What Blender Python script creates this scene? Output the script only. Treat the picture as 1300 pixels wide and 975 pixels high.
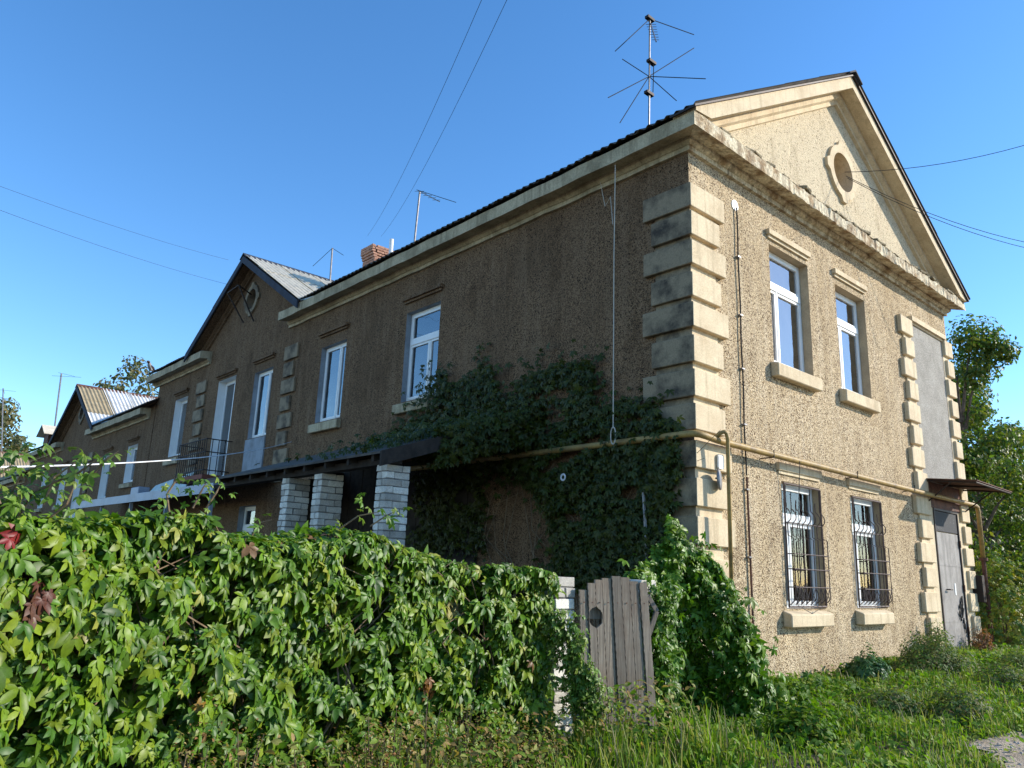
import bpy, bmesh, math, random
import numpy as np
from mathutils import Vector, Matrix
random.seed(7); rng = np.random.default_rng(7)
S = bpy.context.scene
for o in list(bpy.data.objects): bpy.data.objects.remove(o)
COL = S.collection
# ------------------------------------------------------------------ camera, sky, sun, exposure
# eye at z=0; house corner at the origin; +X along the sunny facade, +Y along the shaded one
CAMP = np.array([-8.22553297, -5.68688029, 0.0])
M = np.array([[0.740503596851034, -0.6710942564989768, 0.03587369432839373],
              [-0.1857381070680857, -0.15306430354930683, 0.9706042831977049],
              [0.6458759777491696, 0.7253990749050149, 0.23799244419414448]])
FPX = 974.875
cd = bpy.data.cameras.new('camera'); cam = bpy.data.objects.new('camera', cd); COL.objects.link(cam)
cd.sensor_width = 36; cd.lens = FPX / 1300 * 36; cd.clip_start = .05; cd.clip_end = 2000
cam.matrix_world = Matrix(((M[0][0], M[1][0], -M[2][0], CAMP[0]), (M[0][1], M[1][1], -M[2][1], CAMP[1]),
                           (M[0][2], M[1][2], -M[2][2], CAMP[2]), (0, 0, 0, 1)))
S.camera = cam
SUN = Vector((.714, -.549, .428)).normalized()
W = bpy.data.worlds.new('World'); S.world = W; W.use_nodes = True
wn = W.node_tree.nodes; wl = W.node_tree.links
sky = wn.new('ShaderNodeTexSky'); sky.sky_type = 'NISHITA'; sky.sun_disc = False
sky.sun_elevation = math.asin(SUN.z); sky.sun_rotation = math.atan2(SUN.x, SUN.y)
sky.air_density = 1.0; sky.dust_density = .3; sky.ozone_density = 2.2; sky.altitude = 1100
bg = wn['Background']; bg.inputs['Strength'].default_value = .15
hs = wn.new('ShaderNodeHueSaturation'); hs.inputs['Saturation'].default_value = 1.24; hs.inputs['Hue'].default_value = .501
wl.new(sky.outputs[0], hs.inputs['Color']); wl.new(hs.outputs[0], bg.inputs['Color'])
sd = bpy.data.lights.new('sun', 'SUN'); sun = bpy.data.objects.new('sun', sd); COL.objects.link(sun)
sd.energy = 3.25; sd.angle = math.radians(.5); sd.color = (1, .93, .82)
sun.rotation_euler = SUN.to_track_quat('Z', 'Y').to_euler(); sun.location = (20, -20, 25)
S.view_settings.view_transform = 'Standard'; S.view_settings.look = 'None'
S.view_settings.exposure = 1.03; S.view_settings.gamma = 1

def ray(px, py): return M.T @ np.array([(px - 650) / FPX, -(py - 487.5) / FPX, 1.0])
FW = M[2][:2] / np.linalg.norm(M[2][:2])
def at(px, py, d):                      # photo direction at horizontal depth d -> place in the world
    r = ray(px, py); return CAMP + r * d / (r[:2] @ FW)
def onx(px, py, X):
    r = ray(px, py); return CAMP + r * (X - CAMP[0]) / r[0]
def ony(px, py, Y):
    r = ray(px, py); return CAMP + r * (Y - CAMP[1]) / r[1]

# ------------------------------------------------------------------ materials
def newmat(name):
    m = bpy.data.materials.new(name); m.use_nodes = True
    nt = m.node_tree; return m, nt, nt.nodes, nt.links, nt.nodes['Principled BSDF']
def inp(n, **k):
    for a, v in k.items(): n.inputs[a.replace('_', ' ')].default_value = v
    return n
def pos(N, L, sc=(1, 1, 1)):
    g = N.new('ShaderNodeNewGeometry'); mp = N.new('ShaderNodeMapping'); L.new(g.outputs['Position'], mp.inputs[0])
    mp.inputs['Scale'].default_value = sc; return mp.outputs[0]
def noise(N, L, vec, scale, detail=4, rough=.6):
    n = N.new('ShaderNodeTexNoise'); inp(n, Scale=scale, Detail=detail, Roughness=rough); L.new(vec, n.inputs[0]); return n.outputs[0]
def ramp(N, L, f, a, b, ca=(0, 0, 0, 1), cb=(1, 1, 1, 1)):
    r = N.new('ShaderNodeValToRGB'); r.color_ramp.elements[0].position = a; r.color_ramp.elements[1].position = b
    r.color_ramp.elements[0].color = ca; r.color_ramp.elements[1].color = cb; L.new(f, r.inputs[0]); return r.outputs[0]
def mix(N, L, f, a, b, mode='MIX'):
    n = N.new('ShaderNodeMix'); n.data_type = 'RGBA'; n.blend_type = mode
    for s, v in ((0, f), (6, a), (7, b)):
        if hasattr(v, 'node'): L.new(v, n.inputs[s])
        elif s == 0: n.inputs[0].default_value = v
        else: n.inputs[s].default_value = (*v, 1) if len(v) == 3 else v
    return n.outputs[2]
def bump(N, L, h, st, dist, nrm=None):
    b = N.new('ShaderNodeBump'); inp(b, Strength=st, Distance=dist); L.new(h, b.inputs['Height'])
    if nrm: L.new(nrm, b.inputs['Normal'])
    return b.outputs[0]
def pm(name, col, dark=None, scale=3, lo=.4, hi=.7, rough=.8, bs=60, bd=.004, bst=.5, metal=0, streak=None, grain=.25, spec=.3):
    m, nt, N, L, B = newmat(name)
    v = pos(N, L); d = dark or tuple(c * .55 for c in col)
    c = mix(N, L, ramp(N, L, noise(N, L, v, scale, 6, .65), lo, hi), col, d)
    if streak:
        vs = pos(N, L, (6, 6, .5)); c = mix(N, L, ramp(N, L, noise(N, L, vs, 1.5, 5, .7), .5, .72), c, streak)
    g = noise(N, L, v, bs, 3, .7)
    c = mix(N, L, grain, c, mix(N, L, 1, c, ramp(N, L, g, .3, .7, (.35, .35, .35, 1), (1.5, 1.5, 1.5, 1)), 'MULTIPLY'))
    L.new(c, B.inputs['Base Color']); inp(B, Roughness=rough, Metallic=metal); B.inputs['Specular IOR Level'].default_value = spec
    L.new(bump(N, L, g, bst, bd), B.inputs['Normal']); return m

def stucco(name, light, mid, spot, stain, spotamt, streak=None):
    m, nt, N, L, B = newmat(name)
    v = pos(N, L)
    vo = N.new('ShaderNodeTexVoronoi'); vo.inputs['Scale'].default_value = 62; L.new(v, vo.inputs[0])
    vo2 = N.new('ShaderNodeTexVoronoi'); vo2.inputs['Scale'].default_value = 31; L.new(v, vo2.inputs[0])
    sep = N.new('ShaderNodeSeparateColor'); L.new(vo.outputs['Color'], sep.inputs[0])
    sep2 = N.new('ShaderNodeSeparateColor'); L.new(vo2.outputs['Color'], sep2.inputs[0])
    c = mix(N, L, ramp(N, L, sep.outputs[0], .25, .8), light, mid)
    big = noise(N, L, v, .55, 6, .6)
    c = mix(N, L, ramp(N, L, big, .45, .7), c, stain)
    if streak:
        vs = pos(N, L, (5, 5, .35)); c = mix(N, L, ramp(N, L, noise(N, L, vs, 1.3, 5, .65), .48, .75), c, streak)
    def dots(vor, s, thr, cut):
        a = N.new('ShaderNodeMath'); a.operation = 'GREATER_THAN'; L.new(s.outputs[1], a.inputs[0]); a.inputs[1].default_value = thr
        b = N.new('ShaderNodeMath'); b.operation = 'LESS_THAN'; L.new(vor.outputs['Distance'], b.inputs[0]); b.inputs[1].default_value = cut
        k = N.new('ShaderNodeMath'); k.operation = 'MULTIPLY'; L.new(a.outputs[0], k.inputs[0]); L.new(b.outputs[0], k.inputs[1]); return k.outputs[0]
    patch = ramp(N, L, noise(N, L, v, 1.9, 5, .7), .32, .62, (.5, .5, .5, 1), (1, 1, 1, 1))
    def fade(f):
        k = N.new('ShaderNodeMath'); k.operation = 'MULTIPLY'; L.new(f, k.inputs[0]); L.new(patch, k.inputs[1]); return k.outputs[0]
    c = mix(N, L, fade(dots(vo, sep, 1 - spotamt, .5)), c, spot)
    c = mix(N, L, fade(dots(vo2, sep2, 1 - spotamt * .45, .38)), c, tuple(x * .6 for x in spot))
    dirt = ramp(N, L, noise(N, L, pos(N, L, (1.6, 1.6, .8)), 1.1, 7, .72), .52, .74)
    c = mix(N, L, dirt, c, mix(N, L, 1, c, (.56, .52, .48), 'MULTIPLY'))
    d2 = ramp(N, L, noise(N, L, pos(N, L, (2.6, 2.6, .45)), 1.0, 8, .75), .56, .70); c = mix(N, L, d2, c, mix(N, L, 1, c, (1.3, 1.3, 1.28), 'MULTIPLY'))
    L.new(c, B.inputs['Base Color']); inp(B, Roughness=.95); B.inputs['Specular IOR Level'].default_value = .1
    n1 = noise(N, L, v, 70, 4, .7)
    nb = bump(N, L, vo.outputs['Distance'], .8, .016)
    L.new(bump(N, L, n1, .5, .012, nb), B.inputs['Normal']); return m

def glassmat(name, tint=(.9, .95, 1), ior=1.7, base=.12):
    m, nt, N, L, B = newmat(name); N.remove(B)
    out = N['Material Output']; t = N.new('ShaderNodeBsdfTransparent'); g = N.new('ShaderNodeBsdfGlossy'); f = N.new('ShaderNodeFresnel'); f.inputs[0].default_value = ior
    t.inputs[0].default_value = (*tint, 1); g.inputs['Roughness'].default_value = .03
    v = pos(N, L); L.new(bump(N, L, noise(N, L, v, 2.5, 1), .08, .05), g.inputs['Normal'])
    a = N.new('ShaderNodeMath'); a.operation = 'ADD'; a.use_clamp = True; L.new(f.outputs[0], a.inputs[0]); a.inputs[1].default_value = base
    mx = N.new('ShaderNodeMixShader'); L.new(a.outputs[0], mx.inputs[0]); L.new(t.outputs[0], mx.inputs[1]); L.new(g.outputs[0], mx.inputs[2]); L.new(mx.outputs[0], out.inputs[0]); return m

def leafmat(name, rough=.42, trans=.26, spec=.26):
    m, nt, N, L, B = newmat(name)
    a = N.new('ShaderNodeAttribute'); a.attribute_name = 'tint'
    v = pos(N, L); c = mix(N, L, .35, a.outputs['Color'], mix(N, L, 1, a.outputs['Color'], ramp(N, L, noise(N, L, v, 45, 3), .3, .7, (.5, .5, .5, 1), (1.5, 1.5, 1.4, 1)), 'MULTIPLY'))
    L.new(c, B.inputs['Base Color']); inp(B, Roughness=rough); B.inputs['Specular IOR Level'].default_value = spec
    tr = N.new('ShaderNodeBsdfTranslucent'); L.new(mix(N, L, 1, c, (1.3, 1.5, .6), 'MULTIPLY'), tr.inputs[0])
    mx = N.new('ShaderNodeMixShader'); mx.inputs[0].default_value = trans
    L.new(B.outputs[0], mx.inputs[1]); L.new(tr.outputs[0], mx.inputs[2]); L.new(mx.outputs[0], N['Material Output'].inputs[0]); return m

MT = {}
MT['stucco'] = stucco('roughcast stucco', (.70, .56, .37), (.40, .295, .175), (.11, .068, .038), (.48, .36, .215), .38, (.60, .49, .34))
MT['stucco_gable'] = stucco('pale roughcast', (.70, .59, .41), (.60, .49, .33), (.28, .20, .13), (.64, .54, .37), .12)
MT['stucco_brown'] = stucco('weathered brown roughcast with shade', (.27, .165, .092), (.125, .075, .043), (.03, .019, .012), (.14, .085, .048), .34, (.25, .16, .095))  # brown of its own, darkened further to keep the long wall in shade
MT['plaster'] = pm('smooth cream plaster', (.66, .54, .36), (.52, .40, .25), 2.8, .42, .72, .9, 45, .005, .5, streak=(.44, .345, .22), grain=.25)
MT['soot_shade'] = pm('sooty plaster block with shade', (.27, .205, .13), (.055, .043, .032), 2.4, .44, .66, .9, 50, .004, .5, grain=.3)  # dirty plaster, its colour also darkened to hold the shade of the long side
MT['reveal'] = pm('window reveal plaster', (.50, .38, .24), (.36, .27, .17), 3, .4, .7, .9, 50, .003, .3)
MT['greyplaster'] = pm('grey cement render', (.37, .345, .30), (.25, .23, .195), 2.3, .35, .75, .95, 55, .010, 1, grain=.75)
MT['bluegrey'] = pm('blue grey render', (.30, .33, .36), (.18, .19, .20), 2, .4, .7, .9, 60, .004, .5)
MT['decay'] = pm('crumbling cornice plaster', (.66, .57, .40), (.32, .22, .12), 4.5, .45, .62, .95, 22, .02, 1, streak=(.16, .11, .07), grain=.6)
MT['moss'] = pm('mossy ledge brick', (.32, .265, .165), (.12, .098, .058), 6, .35, .65, .95, 30, .015, 1, grain=.6)
MT['cornice'] = pm('aged cornice plaster', (.48, .39, .25), (.25, .20, .12), 1.8, .42, .68, .9, 40, .006, .6, streak=(.22, .17, .10), grain=.4)
MT['slate'] = pm('asbestos cement sheet', (.74, .66, .51), (.55, .49, .38), 2.5, .4, .7, .85, 50, .004, .5, streak=(.50, .45, .36), grain=.3)
MT['slate_dark'] = pm('old dark roof sheet', (.11, .095, .08), (.05, .043, .036), 3, .4, .7, .9, 50, .004, .5)
MT['slate_white'] = pm('pale roof sheet', (.66, .66, .63), (.48, .47, .43), 2.5, .45, .75, .8, 50, .003, .4)
MT['slate_tan'] = pm('tan roof sheet', (.40, .32, .19), (.25, .2, .12), 3, .4, .7, .85, 50, .004, .4)
MT['rust'] = pm('rusty sheet metal', (.16, .07, .045), (.06, .03, .022), 8, .4, .65, .8, 60, .003, .5)
MT['white'] = pm('white window plastic', (.80, .80, .78), (.70, .70, .68), 4, .45, .8, .45, 60, .001, .1, grain=.05)
MT['bluemetal'] = pm('dark blue grey metal', (.045, .055, .075), (.03, .03, .04), 4, .4, .7, .85, 60, .002, .2)
MT['black'] = pm('dark iron', (.03, .024, .022), (.06, .03, .02), 20, .45, .7, .6, 90, .002, .3, metal=.3)
MT['grille'] = pm('brown painted iron', (.10, .065, .055), (.05, .03, .025), 20, .4, .7, .6, 90, .002, .3)
MT['pipe'] = pm('ochre painted pipe', (.36, .235, .075), (.17, .11, .05), 5, .45, .68, .55, 60, .002, .4, streak=(.22, .13, .05))
MT['door'] = pm('worn grey steel door', (.30, .275, .25), (.19, .17, .155), 3, .45, .7, .6, 60, .002, .4, streak=(.13, .115, .105))
MT['blackboard'] = pm('flaking black board', (.022, .022, .026), (.09, .09, .09), 14, .60, .68, .7, 60, .003, .5)
MT['wood'] = None
MT['curtain'] = pm('cream curtain', (.78, .74, .66), (.68, .63, .54), 3, .4, .7, .9, 40, .002, .2)
MT['room'] = pm('dim room', (.10, .09, .08), (.05, .05, .05), 1, .4, .7, .9)
MT['glass'] = glassmat('window glass', ior=1.6, base=.30); MT['glass_dim'] = glassmat('dusty ground floor glass', (.9, .92, .92), 1.3, .10)
MT['glass_sky'] = glassmat('window glass shaded side', (.6, .65, .7), 1.8, .14)
MT['whitebrick'] = pm('white silicate brick', (.66, .63, .57), (.46, .43, .38), 6, .45, .72, .85, 70, .004, .6, grain=.4)
def brickvar(mt):
    nt = mt.node_tree; B = nt.nodes['Principled BSDF']; l = B.inputs['Base Color'].links[0].from_socket; oi = nt.nodes.new('ShaderNodeObjectInfo')
    r = ramp(nt.nodes, nt.links, oi.outputs['Random'], 0, 1, (.55, .53, .5, 1), (1.15, 1.15, 1.12, 1)); nt.links.new(mix(nt.nodes, nt.links, 1, l, r, 'MULTIPLY'), B.inputs['Base Color'])
brickvar(MT['whitebrick'])
MT['mortar'] = pm('dark mortar', (.22, .21, .19), (.13, .12, .11), 12, .4, .7, .95, 80, .006, .8)
MT['redbrick'] = pm('red brick', (.46, .26, .18), (.30, .15, .10), 9, .4, .7, .9, 70, .004, .6)
MT['bluepaint'] = pm('pale blue metal roof', (.33, .38, .46), (.24, .27, .33), 1.2, .4, .75, .5, 40, .002, .2)
MT['plastic'] = pm('pale green sheet', (.50, .58, .55), (.38, .44, .41), 2, .4, .7, .5, 30, .003, .3)
MT['redbase'] = pm('red brown balcony slab', (.22, .07, .045), (.14, .05, .035), 5, .4, .7, .8)
MT['ropem'] = pm('pale rope', (.55, .50, .42), (.4, .36, .3), 30, .4, .7, .9)
MT['oldboard_shade'] = pm('blackened old boards and porch shade', (.045, .036, .03), (.02, .017, .015), 8, .4, .7, .95, 60, .003, .5)  # old porch timber; its near-black colour also paints the shade inside the porch
MT['cable'] = pm('black cable', (.03, .03, .03), None, 5)
MT['whitecable'] = pm('white cable', (.75, .75, .75), (.6, .6, .6), 5)
MT['galv'] = pm('galvanised steel', (.26, .25, .25), (.15, .14, .135), 12, .4, .7, .45, 60, .001, .2, metal=.5)
MT['bark'] = pm('tree bark', (.16, .13, .10), (.07, .055, .04), 9, .4, .65, .95, 40, .01, .9)
MT['twig'] = pm('dry twig', (.24, .17, .10), (.12, .08, .05), 12, .4, .65, .9, 50, .004, .6)
MT['soil'] = pm('bare soil', (.20, .155, .11), (.10, .075, .05), 2.5, .4, .65, .98, 35, .03, 1, grain=.6)
MT['path'] = pm('dusty path', (.46, .375, .275), (.29, .225, .155), 2.2, .42, .68, .97, 40, .02, 1, grain=.6)
MT['concrete'] = pm('worn concrete', (.38, .36, .33), (.25, .23, .20), 1.5, .4, .7, .95, 60, .006, .7, grain=.4)
MT['leaf'] = leafmat('creeper leaf'); MT['leaf_dry'] = leafmat('weed leaf', .6, .35, .2); MT['treeleaf'] = leafmat('tree leaf', .5, .35, .3)
MT['grass'] = leafmat('grass blade', .55, .35, .25)
def woodmat():
    m, nt, N, L, B = newmat('weathered grey wood')
    v = pos(N, L, (55, 55, 2.2)); n = noise(N, L, v, 1, 6, .7)
    oi = N.new('ShaderNodeObjectInfo'); rr = ramp(N, L, oi.outputs['Random'], 0, 1, (.7, .7, .7, 1), (1.2, 1.15, 1.1, 1))
    c = mix(N, L, ramp(N, L, n, .35, .68), (.29, .255, .205), (.10, .08, .062))
    c = mix(N, L, ramp(N, L, noise(N, L, pos(N, L, (1, 1, 1)), 3, 4), .45, .7), c, (.17, .13, .095))
    c = mix(N, L, 1, c, rr, 'MULTIPLY'); L.new(c, B.inputs['Base Color']); inp(B, Roughness=.9)
    L.new(bump(N, L, n, .8, .006), B.inputs['Normal']); return m
MT['wood'] = woodmat()

# ------------------------------------------------------------------ mesh helpers
class MB:
    def __init__(s): s.v = []; s.f = []
    def add(s, vs, fs):
        b = len(s.v); s.v += [tuple(map(float, p)) for p in vs]; s.f += [tuple(i + b for i in f) for f in fs]; return s
    def hexa(s, p):   # 8 points: bottom 4, top 4
        return s.add(p, [(0, 1, 2, 3), (7, 6, 5, 4), (0, 4, 5, 1), (1, 5, 6, 2), (2, 6, 7, 3), (3, 7, 4, 0)])
    def box(s, x0, x1, y0, y1, z0, z1):
        return s.hexa([(x0, y0, z0), (x1, y0, z0), (x1, y1, z0), (x0, y1, z0), (x0, y0, z1), (x1, y0, z1), (x1, y1, z1), (x0, y1, z1)])
    def fbox(s, F, u0, u1, d0, d1, z0, z1):
        a = [F(u, d, z) for z in (z0, z1) for u, d in ((u0, d0), (u1, d0), (u1, d1), (u0, d1))]
        return s.hexa(a)
    def tube(s, pts, r, n=8, close=True):
        pts = [Vector(p) for p in pts]; R = r if hasattr(r, '__len__') else [r] * len(pts); rings = []; up = Vector((0, 0, 1))
        prev = None
        for i, p in enumerate(pts):
            t = (pts[min(i + 1, len(pts) - 1)] - pts[max(i - 1, 0)]).normalized()
            if prev is None:
                a = t.cross(up) if abs(t.z) < .95 else t.cross(Vector((1, 0, 0)))
            else: a = prev - t * prev.dot(t)
            a.normalize(); prev = a; b = t.cross(a)
            rings.append([p + (a * math.cos(k * 2 * math.pi / n) + b * math.sin(k * 2 * math.pi / n)) * R[i] for k in range(n)])
        vs = [q for rg in rings for q in rg]; fs = []
        for i in range(len(pts) - 1):
            for k in range(n): fs.append((i * n + k, i * n + (k + 1) % n, (i + 1) * n + (k + 1) % n, (i + 1) * n + k))
        if close: fs += [tuple(range(n - 1, -1, -1)), tuple((len(pts) - 1) * n + k for k in range(n))]
        return s.add(vs, fs)
    def sweep(s, secs, cap=True):   # list of equal-length cross-sections, profile closed
        n = len(secs[0]); vs = [q for c in secs for q in c]; fs = []
        for i in range(len(secs) - 1):
            for k in range(n): fs.append((i * n + k, i * n + (k + 1) % n, (i + 1) * n + (k + 1) % n, (i + 1) * n + k))
        if cap: fs += [tuple(range(n)), tuple((len(secs) - 1) * n + k for k in range(n - 1, -1, -1))]
        return s.add(vs, fs)
def tag(o, label=None, cat=None, group=None, kind=None):
    if label: o['label'] = label
    if cat: o['category'] = cat
    if group: o['group'] = group
    if kind: o['kind'] = kind
    return o
def wloc(o):
    p = Vector((0, 0, 0))
    while o: p += Vector(o.location); o = o.parent
    return p
def empty(name, loc, label, cat, group=None):
    o = bpy.data.objects.new(name, None); COL.objects.link(o); o.location = loc; o.empty_display_size = .3; return tag(o, label, cat, group)
def mesh(name, mb, mat, bev=0, smooth=False, off=Vector((0, 0, 0)), fix=True):
    me = bpy.data.meshes.new(name); me.from_pydata([(p[0] - off[0], p[1] - off[1], p[2] - off[2]) for p in mb.v], [], mb.f)
    if fix or bev:
        bm = bmesh.new(); bm.from_mesh(me)
        if fix: bmesh.ops.recalc_face_normals(bm, faces=bm.faces)
        if bev: bmesh.ops.bevel(bm, geom=list(bm.edges), offset=bev, segments=1, affect='EDGES', profile=.5)
        bm.to_mesh(me); bm.free()
    me.materials.append(MT[mat]); 
    if smooth: me.shade_smooth()
    return me
def obj(name, mb, mat, parent=None, bev=0, smooth=False, origin=None, **k):
    off = wloc(parent) if parent else (Vector(origin) if origin is not None else Vector((0, 0, 0)))
    o = bpy.data.objects.new(name, mesh(name, mb, mat, bev, smooth, off, k.pop('fix', True))); COL.objects.link(o)
    if parent: o.parent = parent
    else: o.location = off
    return tag(o, **k) if k else o
def inst(name, me, loc, parent=None, rot=(0, 0, 0), scale=(1, 1, 1), **k):
    o = bpy.data.objects.new(name, me); COL.objects.link(o)
    if parent: o.parent = parent; loc = Vector(loc) - wloc(parent)
    o.location = loc; o.rotation_euler = rot; o.scale = scale
    return tag(o, **k) if k else o
def FS(u, d, z): return (u, -d, z)          # south (sunny) facade: u along +X, d outward
def FWst(u, d, z): return (-d, u, z)        # west (shaded) facade: u along +Y, d outward

def wall_mesh(F, u0, u1, z0, z1, holes, depth=.32):
    """front sheet with rectangular openings, plus a back sheet"""
    mb = MB(); us = sorted({u0, u1, *[h[0] for h in holes], *[h[1] for h in holes]}); zs = sorted({z0, z1, *[h[2] for h in holes], *[h[3] for h in holes]})
    inside = lambda u, z: any(h[0] < u < h[1] and h[2] < z < h[3] for h in holes)
    for d, in ((0,), (-depth,)):
        for i in range(len(us) - 1):
            for j in range(len(zs) - 1):
                if inside((us[i] + us[i + 1]) / 2, (zs[j] + zs[j + 1]) / 2): continue
                mb.add([F(us[i], d, zs[j]), F(us[i + 1], d, zs[j]), F(us[i + 1], d, zs[j + 1]), F(us[i], d, zs[j + 1])], [(0, 1, 2, 3)])
    return mb
def reveal_mesh(F, h, depth=.32):
    mb = MB(); u0, u1, z0, z1 = h
    for a, b in (((u0, z0), (u1, z0)), ((u1, z0), (u1, z1)), ((u1, z1), (u0, z1)), ((u0, z1), (u0, z0))):
        mb.add([F(a[0], 0, a[1]), F(b[0], 0, b[1]), F(b[0], -depth, b[1]), F(a[0], -depth, a[1])], [(0, 1, 2, 3)])
    return mb

# ------------------------------------------------------------------ setting: ground
def gz(x, y):
    x = np.asarray(x, float); y = np.asarray(y, float)
    z = -1.36 + .022 * np.clip(x, -4, 9) + .035 * np.clip(y, -6, 0)
    z = z - 1.1 * np.clip((y - 16) / 12, 0, 1) - 1.1 * np.clip((y - 34) / 14, 0, 1)
    z = z + .035 * np.sin(x * 1.3 + .7) * np.cos(y * 1.7) + .02 * np.sin(x * 3.1 + y * 2.3)
    return z
def grid(name, xs, ys, lift, mat, keep=None, **k):
    X, Y = np.meshgrid(xs, ys, indexing='ij'); Z = gz(X, Y) + lift; nx, ny = len(xs), len(ys)
    mb = MB(); mb.v = [tuple(p) for p in np.stack([X, Y, Z], -1).reshape(-1, 3)]
    mb.f = [(i * ny + j, (i + 1) * ny + j, (i + 1) * ny + j + 1, i * ny + j + 1) for i in range(nx - 1) for j in range(ny - 1) if keep is None or keep((xs[i] + xs[i + 1]) / 2, (ys[j] + ys[j + 1]) / 2)]
    return obj(name, mb, mat, smooth=True, fix=False, **k)
ax = np.concatenate([[-900, -300, -120, -60, -30], np.arange(-16, 16.1, .4), [20, 30, 60, 120, 300, 900]])
ay = np.concatenate([[-900, -300, -100, -40, -20], np.arange(-12, 12.1, .4), np.arange(14, 60, 2), [70, 100, 300, 900]])
grid('ground', ax, ay, 0, 'soil', kind='structure')
grid('path', np.arange(-6, 14, .2), np.arange(-9.2, -2.0, .2), .012, 'path', lambda x, y: y < -2.98 + .03 * (x - 1) + .22 * math.sin(x * 2.1) + .12 * math.sin(x * 5.3) and x > -1.4 + .15 * math.sin(y * 5), kind='structure')
grid('pavement', np.arange(9.8, 30, .4), np.arange(-1.6, 1.4, .2), .03, 'concrete', lambda x, y: -1.5 + .2 * math.sin(x) < y < 1.0, kind='structure')

# ------------------------------------------------------------------ building pieces
EZ = 6.22        # roof plane height at the eave edge
EO = .42         # eave overhang of the roof sheets
TAN = .597; HALF = 4.76; ANG = math.atan(TAN)
def sheet_mesh(name, mat, w=1.13, l=1.75, waves=7, amp=.018, seg=8):
    """corrugated sheet: waves across local x, length along local y (up the slope), origin at its lower left corner"""
    n = waves * seg; mb = MB(); xs = [w * i / n for i in range(n + 1)]
    prof = [amp * math.cos(2 * math.pi * waves * x / w) for x in xs]
    top = [(x, y, z + .008) for y in (0, l) for x, z in zip(xs, prof)]; bot = [(x, y, z) for y in (0, l) for x, z in zip(xs, prof)]
    N1 = n + 1; f = []
    for i in range(n):
        f.append((i, i + 1, N1 + i + 1, N1 + i)); b = 2 * N1; f.append((b + i, b + N1 + i, b + N1 + i + 1, b + i + 1))
        f.append((i, b + i, b + i + 1, i + 1)); f.append((N1 + i, N1 + i + 1, b + N1 + i + 1, b + N1 + i))
    mb.add(top + bot, f); mb.add([(0, 0, prof[0]), (0, l, prof[0]), (0, l, prof[0] + .008), (0, 0, prof[0] + .008)], [(0, 1, 2, 3)])
    return mesh(name, mb, mat, smooth=False, fix=False)
SH = {k: sheet_mesh('roof_sheet', k) for k in ('slate', 'slate_dark', 'slate_white', 'slate_tan')}
def lay_sheets(parent, org, uvec, svec, ncol, nrow, mats, pitch=1.05, rowp=1.6, name='roof_sheet', keep=None):
    u = Vector(uvec).normalized(); s = Vector(svec).normalized(); n = u.cross(s)
    flip = n.z < 0
    for r in range(nrow):
        for c in range(ncol):
            if keep and not keep(c, r): continue
            m = mats[(c * 7 + r * 3) % len(mats)] if not callable(mats) else mats(c, r)
            p = Vector(org) + u * (c * pitch) + s * (r * rowp + random.uniform(-.02, .02)) + (n if not flip else -n) * (.012 * r + .006 * (c % 2))
            uu = u
            if flip: p = p + u * 1.13; uu = -u
            nn = uu.cross(s); mt = Matrix((uu, s, nn)).transposed().to_4x4()
            o = bpy.data.objects.new(name, SH[m]); COL.objects.link(o); o.parent = parent
            o.rotation_euler = (mt.to_3x3() @ Matrix.Rotation(random.uniform(-.006, .006), 3, 'X')).to_euler()
            o.location = p - wloc(parent)
def corr_slope(parent, org, uvec, svec, width, length, mat, name='roof_slope'):
    """one long corrugated slope, sheets too small to pick apart"""
    u = Vector(uvec).normalized(); s = Vector(svec).normalized(); n = u.cross(s); 
    if n.z < 0: n = -n
    k = int(width / .16) * 4; mb = MB(); rows = max(1, int(length / 1.6)); vs = []; fs = []
    for r in range(rows):
        a = Vector(org) + s * (length * r / rows - (.06 if r else 0)) + n * .012; b = Vector(org) + s * (length * (r + 1) / rows) - n * .006
        base = len(vs)
        for q in (a, b):
            for i in range(k + 1): vs.append(q + u * (width * i / k) + n * (.027 * math.cos(i * math.pi / 2)))
        for i in range(k): fs.append((base + i, base + i + 1, base + k + 2 + i, base + k + 1 + i))
    mb.add(vs, fs); o = obj(name, mb, mat, parent, fix=False, kind='stuff'); return o

CPROF = [(0, -.36), (.055, -.36), (.055, -.29), (.075, -.285), (.12, -.24), (.12, -.20), (.34, -.235), (.36, -.235), (.36, -.02), (.33, .0), (0, .04)]
def cornice_w(parent, u0, u1, z, mitre0=False, mat='cornice'):
    """profile swept along the west facade; mitre0 cuts the start at 45 degrees for the corner"""
    secs = []; n = max(2, int((u1 - u0) / .35))
    for i in range(n + 1):
        u = u0 + (u1 - u0) * i / n; j = .006 * math.sin(i * 1.7) + .004 * math.sin(i * 4.1)
        secs.append([FWst(u if i or not mitre0 else u0 - d, d, z + h + j) for d, h in CPROF])
    return obj('cornice', MB().sweep(secs), mat, parent)
def rake(parent, F, uc, half, ztop, d0=0, mat='plaster', zoff=0, fascia=.2, name='raking_cornice', over=.36, zmin=-9):
    prof = [(over, 0), (over, fascia), (.13, fascia - .02), (.13, fascia + .07), (.06, fascia + .10), (.06, fascia + .17), (0, fascia + .18), (0, 0)]
    out = []
    for sgn in (-1, 1):
        secs = []; n = 14
        for i in range(n + 1):
            u = uc + sgn * half * (1 - i / n); z = ztop - abs(u - uc) * TAN - .03
            secs.append([F(u, d, max(z - h / math.cos(ANG), zmin + .001 * k_)) for k_, (d, h) in enumerate(prof)])
        out.append(obj(name, MB().sweep(secs), mat, parent))
    return out
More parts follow.
